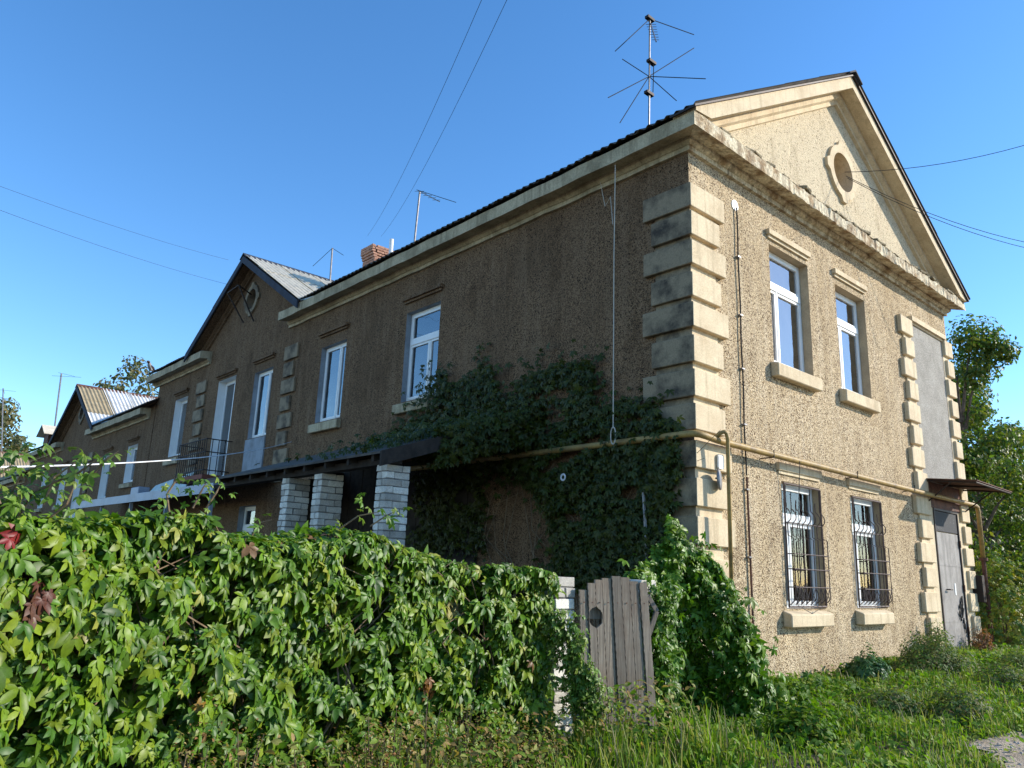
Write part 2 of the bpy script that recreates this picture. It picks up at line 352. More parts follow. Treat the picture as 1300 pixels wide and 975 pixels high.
def tympanum(F, uc, half, z0, ztop, hole=None, n=40):
    """triangular gable wall above z0; hole=(u,z,r) leaves a round opening"""
    mb = MB(); A = (uc - half, z0); B_ = (uc + half, z0); C = (uc, ztop)
    if not hole: mb.add([F(A[0], 0, z0), F(B_[0], 0, z0), F(uc, 0, ztop)], [(0, 1, 2)]); return mb
    hu, hz, r = hole; inner = [(hu + r * math.cos(2 * math.pi * i / n), hz + r * math.sin(2 * math.pi * i / n)) for i in range(n)]; outer = []
    for i in range(n):
        dx, dz = math.cos(2 * math.pi * i / n), math.sin(2 * math.pi * i / n); t = 1e9
        for (p, q) in ((A, B_), (B_, C), (C, A)):
            ex, ez = q[0] - p[0], q[1] - p[1]; den = dx * ez - dz * ex
            if abs(den) < 1e-9: continue
            tt = ((p[0] - hu) * ez - (p[1] - hz) * ex) / den
            if tt > 0: t = min(t, tt)
        outer.append((hu + dx * t, hz + dz * t))
    vs = [F(a, 0, b) for a, b in inner] + [F(a, 0, b) for a, b in outer]; fs = [(i, (i + 1) % n, n + (i + 1) % n, n + i) for i in range(n)]
    for P in (A, B_, C):    # fill the three corners
        ang = math.atan2(P[1] - hz, P[0] - hu) % (2 * math.pi); i = int(ang / (2 * math.pi / n)) % n; vs.append(F(P[0], 0, P[1])); fs.append((n + i, n + (i + 1) % n, len(vs) - 1))
    mb.add(vs, fs); return mb
def oculus(parent, F, u, z, r, mat, sc=1.0):
    n = 48; mb = MB(); vs = []; 
    for d in (0, .06):
        for i in range(n):
            a = 2 * math.pi * i / n; e = min(abs((math.degrees(a) % 90)), 90 - abs(math.degrees(a) % 90)); ear = .09 if e < 9 else 0
            ro = r + .15 * sc + ear * sc; vs.append(F(u + ro * math.cos(a), d, z + ro * 1.0 * math.sin(a)))
    for d in (.06, .06 - .0):
        pass
    for i in range(n): a = 2 * math.pi * i / n; vs.append(F(u + r * math.cos(a), .06, z + r * math.sin(a)))
    for i in range(n): a = 2 * math.pi * i / n; vs.append(F(u + r * math.cos(a), -.3, z + r * math.sin(a)))
    fs = []
    for a, b in ((0, 1), (1, 2), (2, 3)):
        for i in range(n): fs.append((a * n + i, a * n + (i + 1) % n, b * n + (i + 1) % n, b * n + i))
    mb.add(vs, fs); w = obj('round_window', mb, mat, parent)
    bk = MB(); bk.add([F(u + r * 1.02 * math.cos(2 * math.pi * i / n), -.3, z + r * 1.02 * math.sin(2 * math.pi * i / n)) for i in range(n)], [tuple(range(n))]); obj('shutter_board', bk, 'rust', w)
    return w
def window(parent, F, h, depth=.17, mat_glass='glass', transom=.68, mull=.5, curtain=True, frame='white', fw=.06, style='T', reveal='reveal', lab=None, gap=False):
    """opening h=(u0,u1,z0,z1) : reveal, frame, transom, mullion, panes, curtain, dark room"""
    u0, u1, z0, z1 = h; w = obj('window', reveal_mesh(F, h), reveal, parent)
    if lab: w['label'] = lab
    fr = MB(); a, b = -depth - .035, -depth; e = .004
    fr.fbox(F, u0 + e, u0 + fw, a, b, z0 + e, z1 - e); fr.fbox(F, u1 - fw, u1 - e, a, b, z0 + e, z1 - e)
    fr.fbox(F, u0 + fw, u1 - fw, a, b, z0 + e, z0 + fw); fr.fbox(F, u0 + fw, u1 - fw, a, b, z1 - fw, z1 - e); obj('window_frame', fr, frame, w)
    zt = z0 + (z1 - z0) * transom; um = u0 + (u1 - u0) * mull
    def sash(a0, a1, b0, b1):
        t = .045; s = MB(); o_ = -depth + .012
        s.fbox(F, a0, a0 + t, a, o_, b0, b1); s.fbox(F, a1 - t, a1, a, o_, b0, b1); s.fbox(F, a0 + t, a1 - t, a, o_, b0, b0 + t); s.fbox(F, a0 + t, a1 - t, a, o_, b1 - t, b1)
        obj('sash', s, frame, w, bev=.004)
        g = MB(); g.fbox(F, a0 + t, a1 - t, -depth - .02, -depth - .016, b0 + t, b1 - t); obj('pane', g, mat_glass, w)
    if style == 'T':
        t = MB(); t.fbox(F, u0 + fw, u1 - fw, a - .004, -depth + .03, zt - .05, zt + .05); obj('transom', t, frame, w, bev=.006)
        sash(u0 + fw, u1 - fw, zt + .05, z1 - fw); sash(u0 + fw, um - .012, z0 + fw, zt - .05); sash(um + .012, u1 - fw, z0 + fw, zt - .05)
        m = MB(); m.fbox(F, um - .011, um + .011, a - .004, -depth + .02, z0 + fw, zt - .05); obj('mullion', m, frame, w)
    elif style == 'V':
        sash(u0 + fw, um - .012, z0 + fw, z1 - fw); sash(um + .012, u1 - fw, z0 + fw, z1 - fw)
        m = MB(); m.fbox(F, um - .011, um + .011, a - .004, -depth + .02, z0 + fw, z1 - fw); obj('mullion', m, frame, w)
    if curtain:
        c = MB(); n = 130; vs = []
        for z in (z0 + .03, z1 - .03):
            for i in range(n + 1):
                f = i / n; vs.append(F(u0 + .02 + (u1 - u0 - .04) * f, -depth - .055 + .004 * math.sin(f * 34 + 1.6 * math.sin(f * 9)), z))
        fs = [(i, i + 1, n + 2 + i, n + 1 + i) for i in range(n) if not (gap and .40 < i / n < .56)]
        c.add(vs, fs); obj('curtain', c, 'curtain', w, fix=False, smooth=True)
    r = MB(); d1, d2 = -.42, -1.6
    P = [F(u, d, z) for d in (d1, d2) for u, z in ((u0 - .3, z0 - .3), (u1 + .3, z0 - .3), (u1 + .3, z1 + .3), (u0 - .3, z1 + .3))]
    r.add(P, [(4, 5, 6, 7), (0, 4, 7, 3), (1, 2, 6, 5), (3, 7, 6, 2), (0, 1, 5, 4)]); obj('room_interior', r, 'room', w, fix=False)
    return w
def lintel(parent, F, u0, u1, z, mat, p=.07, hgt=.085):
    m = MB(); m.fbox(F, u0, u1, 0, p, z, z + hgt); m.fbox(F, u0 + .03, u1 - .03, 0, p * .5, z - .05, z); return obj('window_hood', m, mat, parent)
def sill(parent, F, u0, u1, z0, z1, mat, p=.13, slope=.03):
    m = MB(); m.hexa([F(u0, 0, z0), F(u1, 0, z0), F(u1, p, z0), F(u0, p, z0), F(u0, 0, z1), F(u1, 0, z1), F(u1, p, z1 - slope), F(u0, p, z1 - slope)])
    return obj('window_sill', m, mat, parent, bev=.012)

# ------------------------------------------------------------------ the corner house
house = empty('apartment_house', (0, 0, -1.4), 'long two storey brown roughcast house with a sunlit gable end, nearest building', 'house')
LW, LH = 22.05, 9.55
WS = [(2.10, 3.33, 3.22, 5.14), (4.30, 5.46, 3.22, 5.10), (2.14, 3.29, -.36, 1.43), (4.33, 5.47, -.36, 1.43)]
WW = [(5.69, 6.83, 3.17, 5.02), (9.19, 10.33, 3.17, 4.97), (12.90, 14.02, 3.17, 4.98), (15.30, 16.55, 2.26, 5.15), (19.02, 20.12, 3.2, 5.08)]
LWN = [(13.0, 14.0, -.3, 1.4), (19.2, 20.2, -.2, 1.2)]
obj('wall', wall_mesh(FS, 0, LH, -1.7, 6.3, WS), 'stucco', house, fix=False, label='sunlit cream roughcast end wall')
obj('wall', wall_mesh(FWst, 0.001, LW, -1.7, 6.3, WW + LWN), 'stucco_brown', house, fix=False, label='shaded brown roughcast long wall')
m = MB(); m.add([(LH, 0, -1.7), (LH, LW, -1.7), (LH, LW, 6.3), (LH, 0, 6.3)], [(0, 1, 2, 3)]); m.add([(0, LW, -3), (LH, LW, -3), (LH, LW, 6.3), (0, LW, 6.3)], [(0, 1, 2, 3)])
m.add([(0, LW, 6.3), (LH, LW, 6.3), (HALF, LW, 9.2)], [(0, 1, 2)])
obj('rear_wall', m, 'stucco', house, fix=False)
# windows of the sunny end
window(house, FS, WS[0], depth=.15, mull=.33, transom=.68, lab='upper left window of the end wall'); window(house, FS, WS[1], depth=.15, mull=.33, transom=.68, lab='upper right window of the end wall')
window(house, FS, WS[2], depth=.12, mat_glass='glass_dim', mull=.30, transom=.70, lab='lower left window behind a grille'); window(house, FS, WS[3], depth=.12, mat_glass='glass_dim', mull=.30, transom=.70, lab='lower right window behind a grille')
for (a, b) in ((2.02, 3.34), (4.22, 5.48)):
    lintel(house, FS, a, b, 5.27, 'plaster'); sill(house, FS, a - .03, b + .02, 2.97, 3.20, 'plaster')
for (a, b) in ((2.04, 3.24), (4.26, 5.36)):
    lintel(house, FS, a - .02, b + .06, 1.58, 'plaster', .05, .11); sill(house, FS, a - .03, b, -.60, -.38, 'plaster', .14, .05)
# windows of the shaded side
window(house, FWst, WW[0], mat_glass='glass_sky', mull=.38, transom=.66, reveal='bluegrey', depth=.12)
window(house, FWst, WW[1], mat_glass='glass_sky', mull=.36, style='V', reveal='bluegrey', depth=.12)
window(house, FWst, WW[2], mat_glass='glass_sky', mull=.36, style='V', reveal='bluegrey', depth=.12)
window(house, FWst, WW[3], mat_glass='glass_sky', mull=.42, style='V', reveal='white', depth=.22, lab='white balcony door')
window(house, FWst, WW[4], mat_glass='glass_sky', mull=.42, style='V', reveal='white', depth=.2)
for h in LWN: window(house, FWst, h, mat_glass='glass_sky', mull=.5, reveal='bluegrey', depth=.15)
for (a, b) in ((5.62, 6.92), (9.12, 10.45), (12.85, 14.1), (15.25, 16.65), (19.0, 20.2)): lintel(house, FWst, a, b, 5.27, 'stucco_brown', .09, .07)
for (a, b) in ((5.62, 6.95), (9.12, 10.42), (19.0, 20.2)): sill(house, FWst, a, b, 2.92, 3.13, 'cornice', .12, .02)
m = MB(); m.fbox(FWst, 12.88, 14.06, 0, .035, 2.15, 3.14); obj('render_patch', m, 'bluegrey', house)
# quoins
def blockmesh(L): 
    m = MB(); m.box(*L); return m
tops = [5.33, 4.90, 4.47, 4.01, 3.58, 3.12, 2.66, 2.20, 1.72, 1.24, .76, .25, -.22, -.70]
for i, t in enumerate(tops):
    w = (.76 if i % 2 == 0 else .62) + random.uniform(-.02, .02); q = .085 + random.uniform(-.012, .006); hh = .35 + random.uniform(-.012, .012)
    mS = MB(); mS.box(-q, w, -q, -.0, t - hh, t); mW = MB(); mW.box(-q + .0, 0, -q + .002, w, t - hh, t)
    # one block wraps the corner: sunny leaf and sooty, shade-darkened leaf are two pieces that meet at the arris
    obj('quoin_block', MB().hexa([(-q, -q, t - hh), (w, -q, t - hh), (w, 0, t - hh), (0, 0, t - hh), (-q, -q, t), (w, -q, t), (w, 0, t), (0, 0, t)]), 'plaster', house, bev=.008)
    obj('quoin_block', MB().hexa([(-q, -q, t - hh), (0, 0, t - hh), (0, w, t - hh), (-q, w, t - hh), (-q, -q, t), (0, 0, t), (0, w, t), (-q, w, t)]), 'soot_shade', house, bev=.008)
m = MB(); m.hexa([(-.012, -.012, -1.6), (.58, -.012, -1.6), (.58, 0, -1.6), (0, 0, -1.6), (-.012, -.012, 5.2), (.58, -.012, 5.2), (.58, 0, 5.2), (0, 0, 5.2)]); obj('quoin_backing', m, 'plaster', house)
m = MB(); m.hexa([(-.012, -.012, -1.6), (0, 0, -1.6), (0, .58, -1.6), (-.012, .58, -1.6), (-.012, -.012, 5.2), (0, 0, 5.2), (0, .58, 5.2), (-.012, .58, 5.2)]); obj('quoin_backing', m, 'soot_shade', house)
# door bay on the sunny end
m = MB(); m.fbox(FS, 7.10, 7.76, 0, .03, -1.6, 2.05); m.fbox(FS, 9.0, 9.5, 0, .03, -1.6, 2.05); m.fbox(FS, 7.10, 7.46, 0, .03, 2.05, 5.2); m.fbox(FS, 9.16, 9.5, 0, .03, 2.05, 5.2); obj('door_surround', m, 'plaster', house)
m = MB(); m.fbox(FS, 7.44, 9.17, 0, .022, 1.9, 5.19); obj('blind_panel', m, 'greyplaster', house)
m = MB(); m.fbox(FS, 7.43, 9.24, 0, .10, 5.20, 5.30); m.fbox(FS, 7.46, 9.21, 0, .05, 5.16, 5.20); obj('door_bay_hood', m, 'plaster', house)
for i in range(15):
    t = 5.20 - i * .44; w = .0 if i % 2 == 0 else .15
    if not (1.35 < t < 1.9 and False):
        m = MB(); m.fbox(FS, 6.88 + w, 7.46 if t > 2.2 else 7.56 - w * .3, 0, .085, t - .35, t); obj('quoin_block', m, 'plaster', house, bev=.012)
        m = MB(); m.fbox(FS, 9.17 + w * .5, LH + .06 - .0, 0, .085, t - .35, t); obj('quoin_block', m, 'plaster', house, bev=.012)
m = MB(); m.fbox(FS, 7.80, 8.98, 0, .025, -1.2, 1.05); d = obj('door', m, 'door', house, label='worn grey steel door')
m = MB(); m.fbox(FS, 7.76, 7.80, 0, .05, -1.2, 1.5); m.fbox(FS, 8.98, 9.02, 0, .05, -1.2, 1.5); m.fbox(FS, 7.80, 8.98, 0, .05, 1.46, 1.50); obj('door_frame', m, 'black', d)
m = MB(); m.tube([FS(8.1, .03, -.02), FS(8.1, .09, -.02), FS(8.22, .09, -.02)], .014, 6); obj('door_handle', m, 'black', d)
for z in (-.62, .42): m = MB(); m.fbox(FS, 7.82, 8.96, .025, .031, z, z + .035); obj('door_rail', m, 'door', d)
for z in (-.85, -.05, .8): obj('hinge', MB().tube([FS(8.975, .055, z), FS(8.975, .055, z + .13)], .016, 7), 'rust', d)
m = MB(); m.fbox(FS, 8.52, 8.58, .026, .034, -.12, .10); obj('notice', m, 'white', d)
m = MB()
for k in range(9):
    u = 8.62 + random.uniform(0, .22); z = -.55 + random.uniform(-.28, .35); m.tube([FS(u, .03, z), FS(u + random.uniform(-.06, .06), .05, z + .1), FS(u + random.uniform(-.08, .08), .04, z - .08)], .012, 5)
obj('torn_wiring', m, 'cable', d)
m = MB(); m.fbox(FS, 7.80, 8.98, 0, .03, 1.07, 1.45); obj('transom_board', m, 'blackboard', house)
m = MB(); m.fbox(FS, 7.6, 9.1, 0, .45, -1.5, -1.17); obj('door_step', m, 'concrete', house, bev=.015)
# canopy over the door
can = obj('door_canopy', MB().hexa([FS(7.42, 0, 2.02), FS(9.42, 0, 2.02), FS(9.42, .95, 1.90), FS(7.42, .95, 1.93), FS(7.42, 0, 2.035), FS(9.42, 0, 2.035), FS(9.42, .95, 1.915), FS(7.42, .95, 1.945)]), 'rust', house)
m = MB(); 
for u in (7.46, 8.42, 9.38): m.tube([FS(u, .01, 1.99), FS(u, .92, 1.90)], .018, 6); 
m.tube([FS(7.44, .92, 1.90), FS(9.4, .92, 1.88)], .018, 6); m.tube([FS(7.46, .02, 1.55), FS(7.46, .5, 1.93)], .014, 6); m.tube([FS(9.38, .02, 1.5), FS(9.38, .6, 1.92)], .014, 6); obj('canopy_frame', m, 'black', can)
m = MB(); m.fbox(FS, 7.44, 9.38, 0, .05, 1.5, 1.99); obj('canopy_shade_panel', m, 'rust', can)  # dark panel standing in for the shaded wall under the canopy
m = MB(); m.fbox(FS, 9.56, 9.72, -.1, .2, -.25, .28); obj('meter_box', m, 'black', house, bev=.01)
# cornices
cornice_w(house, 0, 12.15, EZ - .02, True); cornice_w(house, 17.4, LW + .36, EZ - .02)
def south_cornice():
    secs = []; n = 190; N_ = len(CPROF)
    for i in range(n + 1):
        f = i / n; x = (LH) * f; dec = min(1, max(0, (x - .6) / 2.5)); sec = []
        for k, (d, h) in enumerate(CPROF):
            xx = x + (-d if i == 0 else d if i == n else 0)
            r1 = math.sin(x * 3.1 + k) * .5 + math.sin(x * 7.7 + k * 2) * .5 + math.sin(x * 19 + k) * .35 + random.gauss(0, .25); r2 = math.sin(x * 2.3 + k * 3) * .5 + math.sin(x * 9.1 + k) * .5 + random.gauss(0, .3); a = 0; b = 0
            if k in (6, 7): b = abs(r1) * .022 * dec; a = -abs(r2) * .024 * dec
            if k in (8, 9): b = -abs(r1) * .024 * dec; a = -abs(r2) * .035 * dec
            if k == 5: b = r1 * .008
            sag = -.03 * math.sin(math.pi * f)
            sec.append(FS(xx, max(d + a, 0), EZ - .02 + h + b + (sag if d > .2 else 0)))
        secs.append(sec)
    return obj('cornice', MB().sweep(secs), 'decay', house, label='crumbling cornice under the gable')
south_cornice()
# sloping ledge tiles along the crumbling cornice
bv = []
for k in range(4):
    b = MB(); 
    g = lambda: random.uniform(-.012, .012)
    b.hexa([(-.12 + g(), -.07 + g(), g()), (.12 + g(), -.07 + g(), g()), (.12 + g(), .09 + g(), .02 + g()), (-.12 + g(), .09 + g(), .02 + g()), (-.12 + g(), -.07 + g(), .045 + g()), (.12 + g(), -.07 + g(), .05 + g()), (.12 + g(), .09 + g(), .085 + g()), (-.12 + g(), .09 + g(), .08 + g())])
    bv.append(mesh('ledge_brick', b, 'moss', bev=.008))
x = .0
while x < LH + .2:
    if random.random() > .1: inst('ledge_brick', random.choice(bv), (x, -.24 + random.uniform(-.05, .03), EZ - .03 + random.uniform(-.03, .01)), house, (random.uniform(-.15, .15), random.uniform(-.12, .12), random.uniform(-.12, .12)), (random.uniform(.7, 1.1), random.uniform(.8, 1.1), random.uniform(.7, 1.2)))
    x += random.uniform(.18, .27)
m = MB(); m.hexa([(-.33, -.33, EZ - .05), (LH + .33, -.33, EZ - .05), (LH, 0, EZ - .05), (0, 0, EZ - .05), (-.25, -.28, EZ + .0), (LH + .25, -.28, EZ + .0), (LH, 0, EZ + .13), (0, 0, EZ + .13)]); obj('cornice_ledge', m, 'moss', house)
# gable of the sunny end
ZT = EZ + (HALF + EO) * TAN       # ridge height
obj('gable_wall', tympanum(FS, HALF + .015, HALF - .03, 6.302, ZT - .20, (4.85, 7.45, .38)), 'stucco_gable', house, fix=False)
rake(house, FS, HALF + .015, HALF + .36, ZT, mat='plaster', over=.38, zmin=EZ - .045)
oculus(house, FS, 4.85, 7.45, .38, 'plaster')
# main roof, sheet by sheet on both slopes
sl = (HALF + EO) / math.cos(ANG)
lay_sheets(house, (-EO, -.44, EZ), (0, 1, 0), (math.cos(ANG), 0, math.sin(ANG)), 22, 4, ['slate_dark'], 1.03, (sl - 1.68) / 3, keep=lambda c, r: r > 0 or not 11.1 < c * 1.03 + .1 < 18.2)
corr_slope(house, (LH + EO, -.44, EZ), (0, 1, 0), (-math.cos(ANG), 0, math.sin(ANG)), 22.9, sl, 'slate_dark')
m = MB(); prev = None
for s in (-1, 1): m.hexa([(HALF + s * .26, -.47, ZT - .26 * TAN + .03), (HALF, -.47, ZT + .03), (HALF, LW + .4, ZT + .03), (HALF + s * .26, LW + .4, ZT - .26 * TAN + .03), (HALF + s * .26, -.47, ZT - .26 * TAN + .06), (HALF, -.47, ZT + .07), (HALF, LW + .4, ZT + .07), (HALF + s * .26, LW + .4, ZT - .26 * TAN + .06)])
obj('ridge_cap', m, 'bluemetal', house)
# dark closing strips under the sheet edges of the gable
m = MB()
for s in (-1, 1): m.hexa([(HALF + s * (HALF + EO), -.42, EZ - .035), (HALF, -.42, ZT - .035), (HALF, 0, ZT - .035), (HALF + s * (HALF + EO), 0, EZ - .035), (HALF + s * (HALF + EO), -.42, EZ - .005), (HALF, -.42, ZT - .005), (HALF, 0, ZT - .005), (HALF + s * (HALF + EO), 0, EZ - .005)])
obj('roof_lath', m, 'black', house)
def cross_gable(parent, uc, half, zo, mats, win=True, board='bluemetal', omat='cornice'):
    """west facing cross gable: tympanum, rakes, oculus, roof of separate sheets, barge boards"""
    zt = zo + EZ + half * TAN
    # the little wall
    obj('gable_wall', tympanum(FWst, uc, half - .15, zo + 6.302, zt - .12, (uc, zo + 7.28, .30)), 'stucco_brown', parent, fix=False)
    rake(parent, FWst, uc, half - .12, zt, mat='stucco_brown', fascia=.12, zmin=zo + 6.19)
    oculus(parent, FWst, uc, zo + 7.28, .30, 'soot_shade', .9)
    s = MB()
    for sg in (-1, 1): s.hexa([FWst(uc, .40, zt - .20), FWst(uc + sg * half, .40, zo + EZ - .20), FWst(uc + sg * half, .44, zo + EZ - .20), FWst(uc, .44, zt - .20), FWst(uc, .40, zt + .0), FWst(uc + sg * half, .40, zo + EZ), FWst(uc + sg * half, .44, zo + EZ), FWst(uc, .44, zt + .0)])
    obj('barge_board', s, board, parent)
    L = half / math.cos(ANG); xr = (zt - (zo + EZ)) / TAN
    keep = lambda c, r: c * 1.05 < (r + 1) * L / 3 * math.cos(ANG) + .4
    lay_sheets(parent, (-EO, uc - half, zo + EZ + .03), (1, 0, 0), (0, math.cos(ANG), math.sin(ANG)), 5, 3, mats, 1.04, (L - 1.7) / 2, keep=keep)
    corr_slope(parent, (-EO, uc + half, zo + EZ + .03), (1, 0, 0), (0, -math.cos(ANG), math.sin(ANG)), xr + .3, L, 'slate_dark')
    m = MB()
    for sg in (-1, 1): m.hexa([(-EO - .03, uc + sg * .2, zt - .2 * TAN + .05), (-EO - .03, uc, zt + .06), (xr, uc, zt + .06), (xr, uc + sg * .2, zt - .2 * TAN + .05), (-EO - .03, uc + sg * .2, zt - .2 * TAN + .075), (-EO - .03, uc, zt + .10), (xr, uc, zt + .10), (xr, uc + sg * .2, zt - .2 * TAN + .075)])
    obj('ridge_cap', m, 'rust' if zo < 0 else 'bluemetal', parent)
cross_gable(house, 14.78, 3.78, 0, ['slate'])
# toothed quoins beside the cross gable
for i in range(8):
    t = 5.34 - i * .44; w = 0 if i % 2 == 0 else .16
    m = MB(); m.fbox(FWst, 11.50 + w, 12.22 - w * .3, 0, .06, t - .36, t); obj('quoin_block', m, 'soot_shade', house, bev=.01)
    m = MB(); m.fbox(FWst, 17.46, 18.22 - w, 0, .06, t - .36, t); obj('quoin_block', m, 'soot_shade', house, bev=.01)
# balcony
bal = obj('balcony', MB().box(-.72, 0, 14.95, 17.1, 2.12, 2.24), 'redbase', house, label='small balcony with black iron railing')
def bbar(pts, r=.012): obj('railing_bar', MB().tube(pts, r, 6), 'black', bal)
for k in range(14):
    u = 15.0 + k * 2.05 / 13; bbar([(-.69, u, 2.24), (-.69, u, 3.2)])
for u in (15.0, 17.05):
    for x in (-.53, -.36, -.19): bbar([(x, u, 2.24), (x, u, 3.2)])
for z in (2.36, 2.85, 3.2): bbar([(0, 15.0, z), (-.69, 15.0, z), (-.69, 17.05, z), (0, 17.05, z)], .016)
# black wire bracket on the cross gable
m = MB(); P = [onx(322, 408, -.05), onx(303, 362, -.6), onx(289, 372, -.6), onx(309, 410, -.05), onx(319, 374, -.05)]
m.tube([P[0], P[1]], .022, 6); m.tube([P[1], P[2]], .022, 6); m.tube([P[2], P[3]], .022, 6); m.tube([P[1], P[4]], .018, 6); obj('wire_bracket', m, 'black', house)
# chimney of red brick
def brickbox(name, sx, sy, sz, mat, n=5, j=.006):
    out = []
    for k in range(n):
        b = MB(); g = lambda: random.uniform(-j, j)
        b.v = [(x * sx / 2 + g(), y * sy / 2 + g(), z * sz / 2 + g()) for z in (-1, 1) for x, y in ((-1, -1), (1, -1), (1, 1), (-1, 1))]
        b.f = [(3, 2, 1, 0), (4, 5, 6, 7), (0, 1, 5, 4), (1, 2, 6, 5), (2, 3, 7, 6), (3, 0, 4, 7)]; out.append(mesh(name, b, mat, bev=.005))
    return out
RB = brickbox('brick', .24, .115, .062, 'redbrick'); WB = brickbox('brick', .245, .118, .086, 'whitebrick'); WH = brickbox('brick', .118, .118, .086, 'whitebrick')
def chimney(parent, cx, cy, z0, courses, n=3):
    core = MB(); core.box(cx - n * .125 + .02, cx + n * .125 - .02, cy - .22, cy + .22, z0 - 1, z0 + courses * .075 - .01); ch = obj('chimney', core, 'mortar', parent)
    for c in range(courses):
        z = z0 + c * .075 + .035; ex = .0 if c < courses - 5 else (.03 * (c - courses + 6) if c < courses - 2 else .09)
        for sy in (-1, 1):
            for k in range(n): inst('brick', random.choice(RB), (cx - n * .125 + .125 + k * .25 + (.03 if c % 2 else -.03), cy + sy * (.19 + ex), z), ch)
        for sx in (-1, 1):
            for k in (-1, 0, 1): inst('brick', random.choice(RB), (cx + sx * (n * .125 - .03 + ex), cy + k * .2, z), ch, (0, 0, math.pi / 2))
    return ch
cc = onx(480, 312, 2.6); chimney(house, 2.6, float(cc[1]), 7.92, 14, 2)
q = onx(497, 308, 2.6); obj('vent_pipe', MB().tube([(2.6, q[1], 8), (2.6, q[1], float(q[2]) + .1)], .06, 10), 'white', house)

# ------------------------------------------------------------------ grilles over the lower windows
def grille(u0, u1, lab):
    fr = MB(); z0, z1 = -.33, 1.40
    for u in (u0, u1): fr.tube([FS(u, .02, z0), FS(u, .02, z1)], .014, 6)
    for z in (z0, z1): fr.tube([FS(u0, .02, z), FS(u1, .02, z)], .014, 6)
    g = obj('window_grille', fr, 'grille', house, label=lab); n = 8
    for k in range(n):
        u = u0 + .04 + (u1 - u0 - .08) * k / (n - 1); out = k in (0, n - 1)
        pts = [(.02, 1.38 if out or k in (5,) else 1.18), (.02, 1.05), (.05, 1.02), (.085, .97), (.09, .93), (.085, .89), (.05, .85), (.03, .82), (.03, .66), (.11, .62), (.11, -.06), (.11, -.22), (.02, -.30)]
        obj('bar', MB().tube([FS(u, d, z) for d, z in pts], .0075, 5), 'grille', g)
    for z, d in ((.84, .04), (.40, .11), (.19, .11), (-.06, .115)):
        obj('bar', MB().tube([FS(u0 + .02, 0, z), FS(u0 + .03, d, z), FS(u1 - .03, d, z), FS(u1 - .02, 0, z)], .0085, 5), 'grille', g)
    for k in range(n - 1):
        a = u0 + .04 + (u1 - u0 - .08) * k / (n - 1); b = u0 + .04 + (u1 - u0 - .08) * (k + 1) / (n - 1)
        obj('bar', MB().tube([FS(a, .11, -.06), FS(b, .11, -.28)], .006, 4), 'grille', g); obj('bar', MB().tube([FS(b, .11, -.06), FS(a, .11, -.28)], .006, 4), 'grille', g)
grille(2.17, 3.26, 'brown bulging iron grille of the lower left window'); grille(4.36, 5.44, 'brown bulging iron grille of the lower right window')

# ------------------------------------------------------------------ gas pipe and the small things on the corner
gp = empty('gas_pipe', (0, -.16, 1.74), 'ochre gas pipe running round the house corner above the ground floor', 'pipe')
m = MB(); zz = 1.745
m.tube([(-.19, 6.2, 1.78), (-.19, .25, 1.78), (-.19, .0, 1.78), (-.165, -.10, 1.78), (-.11, -.155, 1.775), (.0, -.175, 1.765), (.3, -.17, 1.745), (7.1, -.16, 1.70), (9.75, -.16, 1.70), (9.87, -.16, 1.67), (9.9, -.16, 1.58), (9.9, -.16, .62)], .045, 12); obj('main_pipe', m, 'pipe', gp, smooth=True)
m = MB(); m.tube([(.22, -.17, 1.76), (.24, -.23, 1.83), (.27, -.27, 1.85), (.31, -.28, 1.83), (.335, -.28, 1.76), (.345, -.27, 1.6), (.37, -.24, -1.2)], .027, 10); obj('down_pipe', m, 'pipe', gp, smooth=True)
for x in (1.6, 4.2, 6.5): obj('pipe_bracket', MB().tube([(x, -.0, 1.69), (x, -.21, 1.69), (x, -.21, 1.79)], .009, 5), 'black', gp)
obj('flange', MB().tube([(9.9, -.16, .58), (9.9, -.16, .64)], .085, 14), 'rust', gp); obj('lower_pipe', MB().tube([(9.9, -.16, .6), (9.9, -.16, -1.2)], .045, 10), 'rust', gp)
# conduit cable down the wall
ct = empty('wall_cable', (1.16, -.03, 5.4), 'dark cable with a rusty lower conduit running down the sunlit wall', 'cable')
pts = [(1.16 + .008 * math.sin(i * 1.3) , -.03, 5.40 - i * .25) for i in range(17)]
obj('upper_cable', MB().tube(pts, .012, 6), 'cable', ct)
obj('rusty_conduit', MB().tube([(1.17, -.03, 1.38), (1.18, -.03, .5), (1.2, -.03, -1.1)], .016, 6), 'rust', ct)
w = MB(); w.tube([(1.155, 0, 5.44), (1.155, -.012, 5.44)], .085, 14); obj('plaster_dab', w, 'white', ct)
for z in (4.6, 3.7, 2.9, 2.1, 1.2, .3): obj('clip', MB().box(1.13, 1.20, -.05, 0, z, z + .02), 'galv', ct)
# lamp disc and white plate
ld = empty('round_reflector', (.33, -.07, 1.25), 'small round grey lamp disc on the sunlit corner quoins', 'lamp')
R0 = .135; vs = []
prof = [(0, .0), (R0, .0), (R0, .022), (R0 * .9, .028), (R0 * .5, .034), (.001, .036)]
def lathe(prof, c, axis, n=24):
    m = MB(); a = Vector(axis).normalized(); b = a.cross(Vector((0, 0, 1))).normalized(); cc_ = a.cross(b)
    vs = [Vector(c) + a * h + (b * math.cos(2 * math.pi * k / n) + cc_ * math.sin(2 * math.pi * k / n)) * r for r, h in prof for k in range(n)]
    fs = [(i * n + k, i * n + (k + 1) % n, (i + 1) * n + (k + 1) % n, (i + 1) * n + k) for i in range(len(prof) - 1) for k in range(n)]; return m.add(vs, fs)
obj('lens', lathe(prof, (.34, -.12, 1.25), (.45, -1, .05)), 'galv', ld, smooth=True); obj('bracket', MB().tube([(.34, -.08, 1.27), (.34, -.13, 1.27)], .012, 6), 'black', ld)
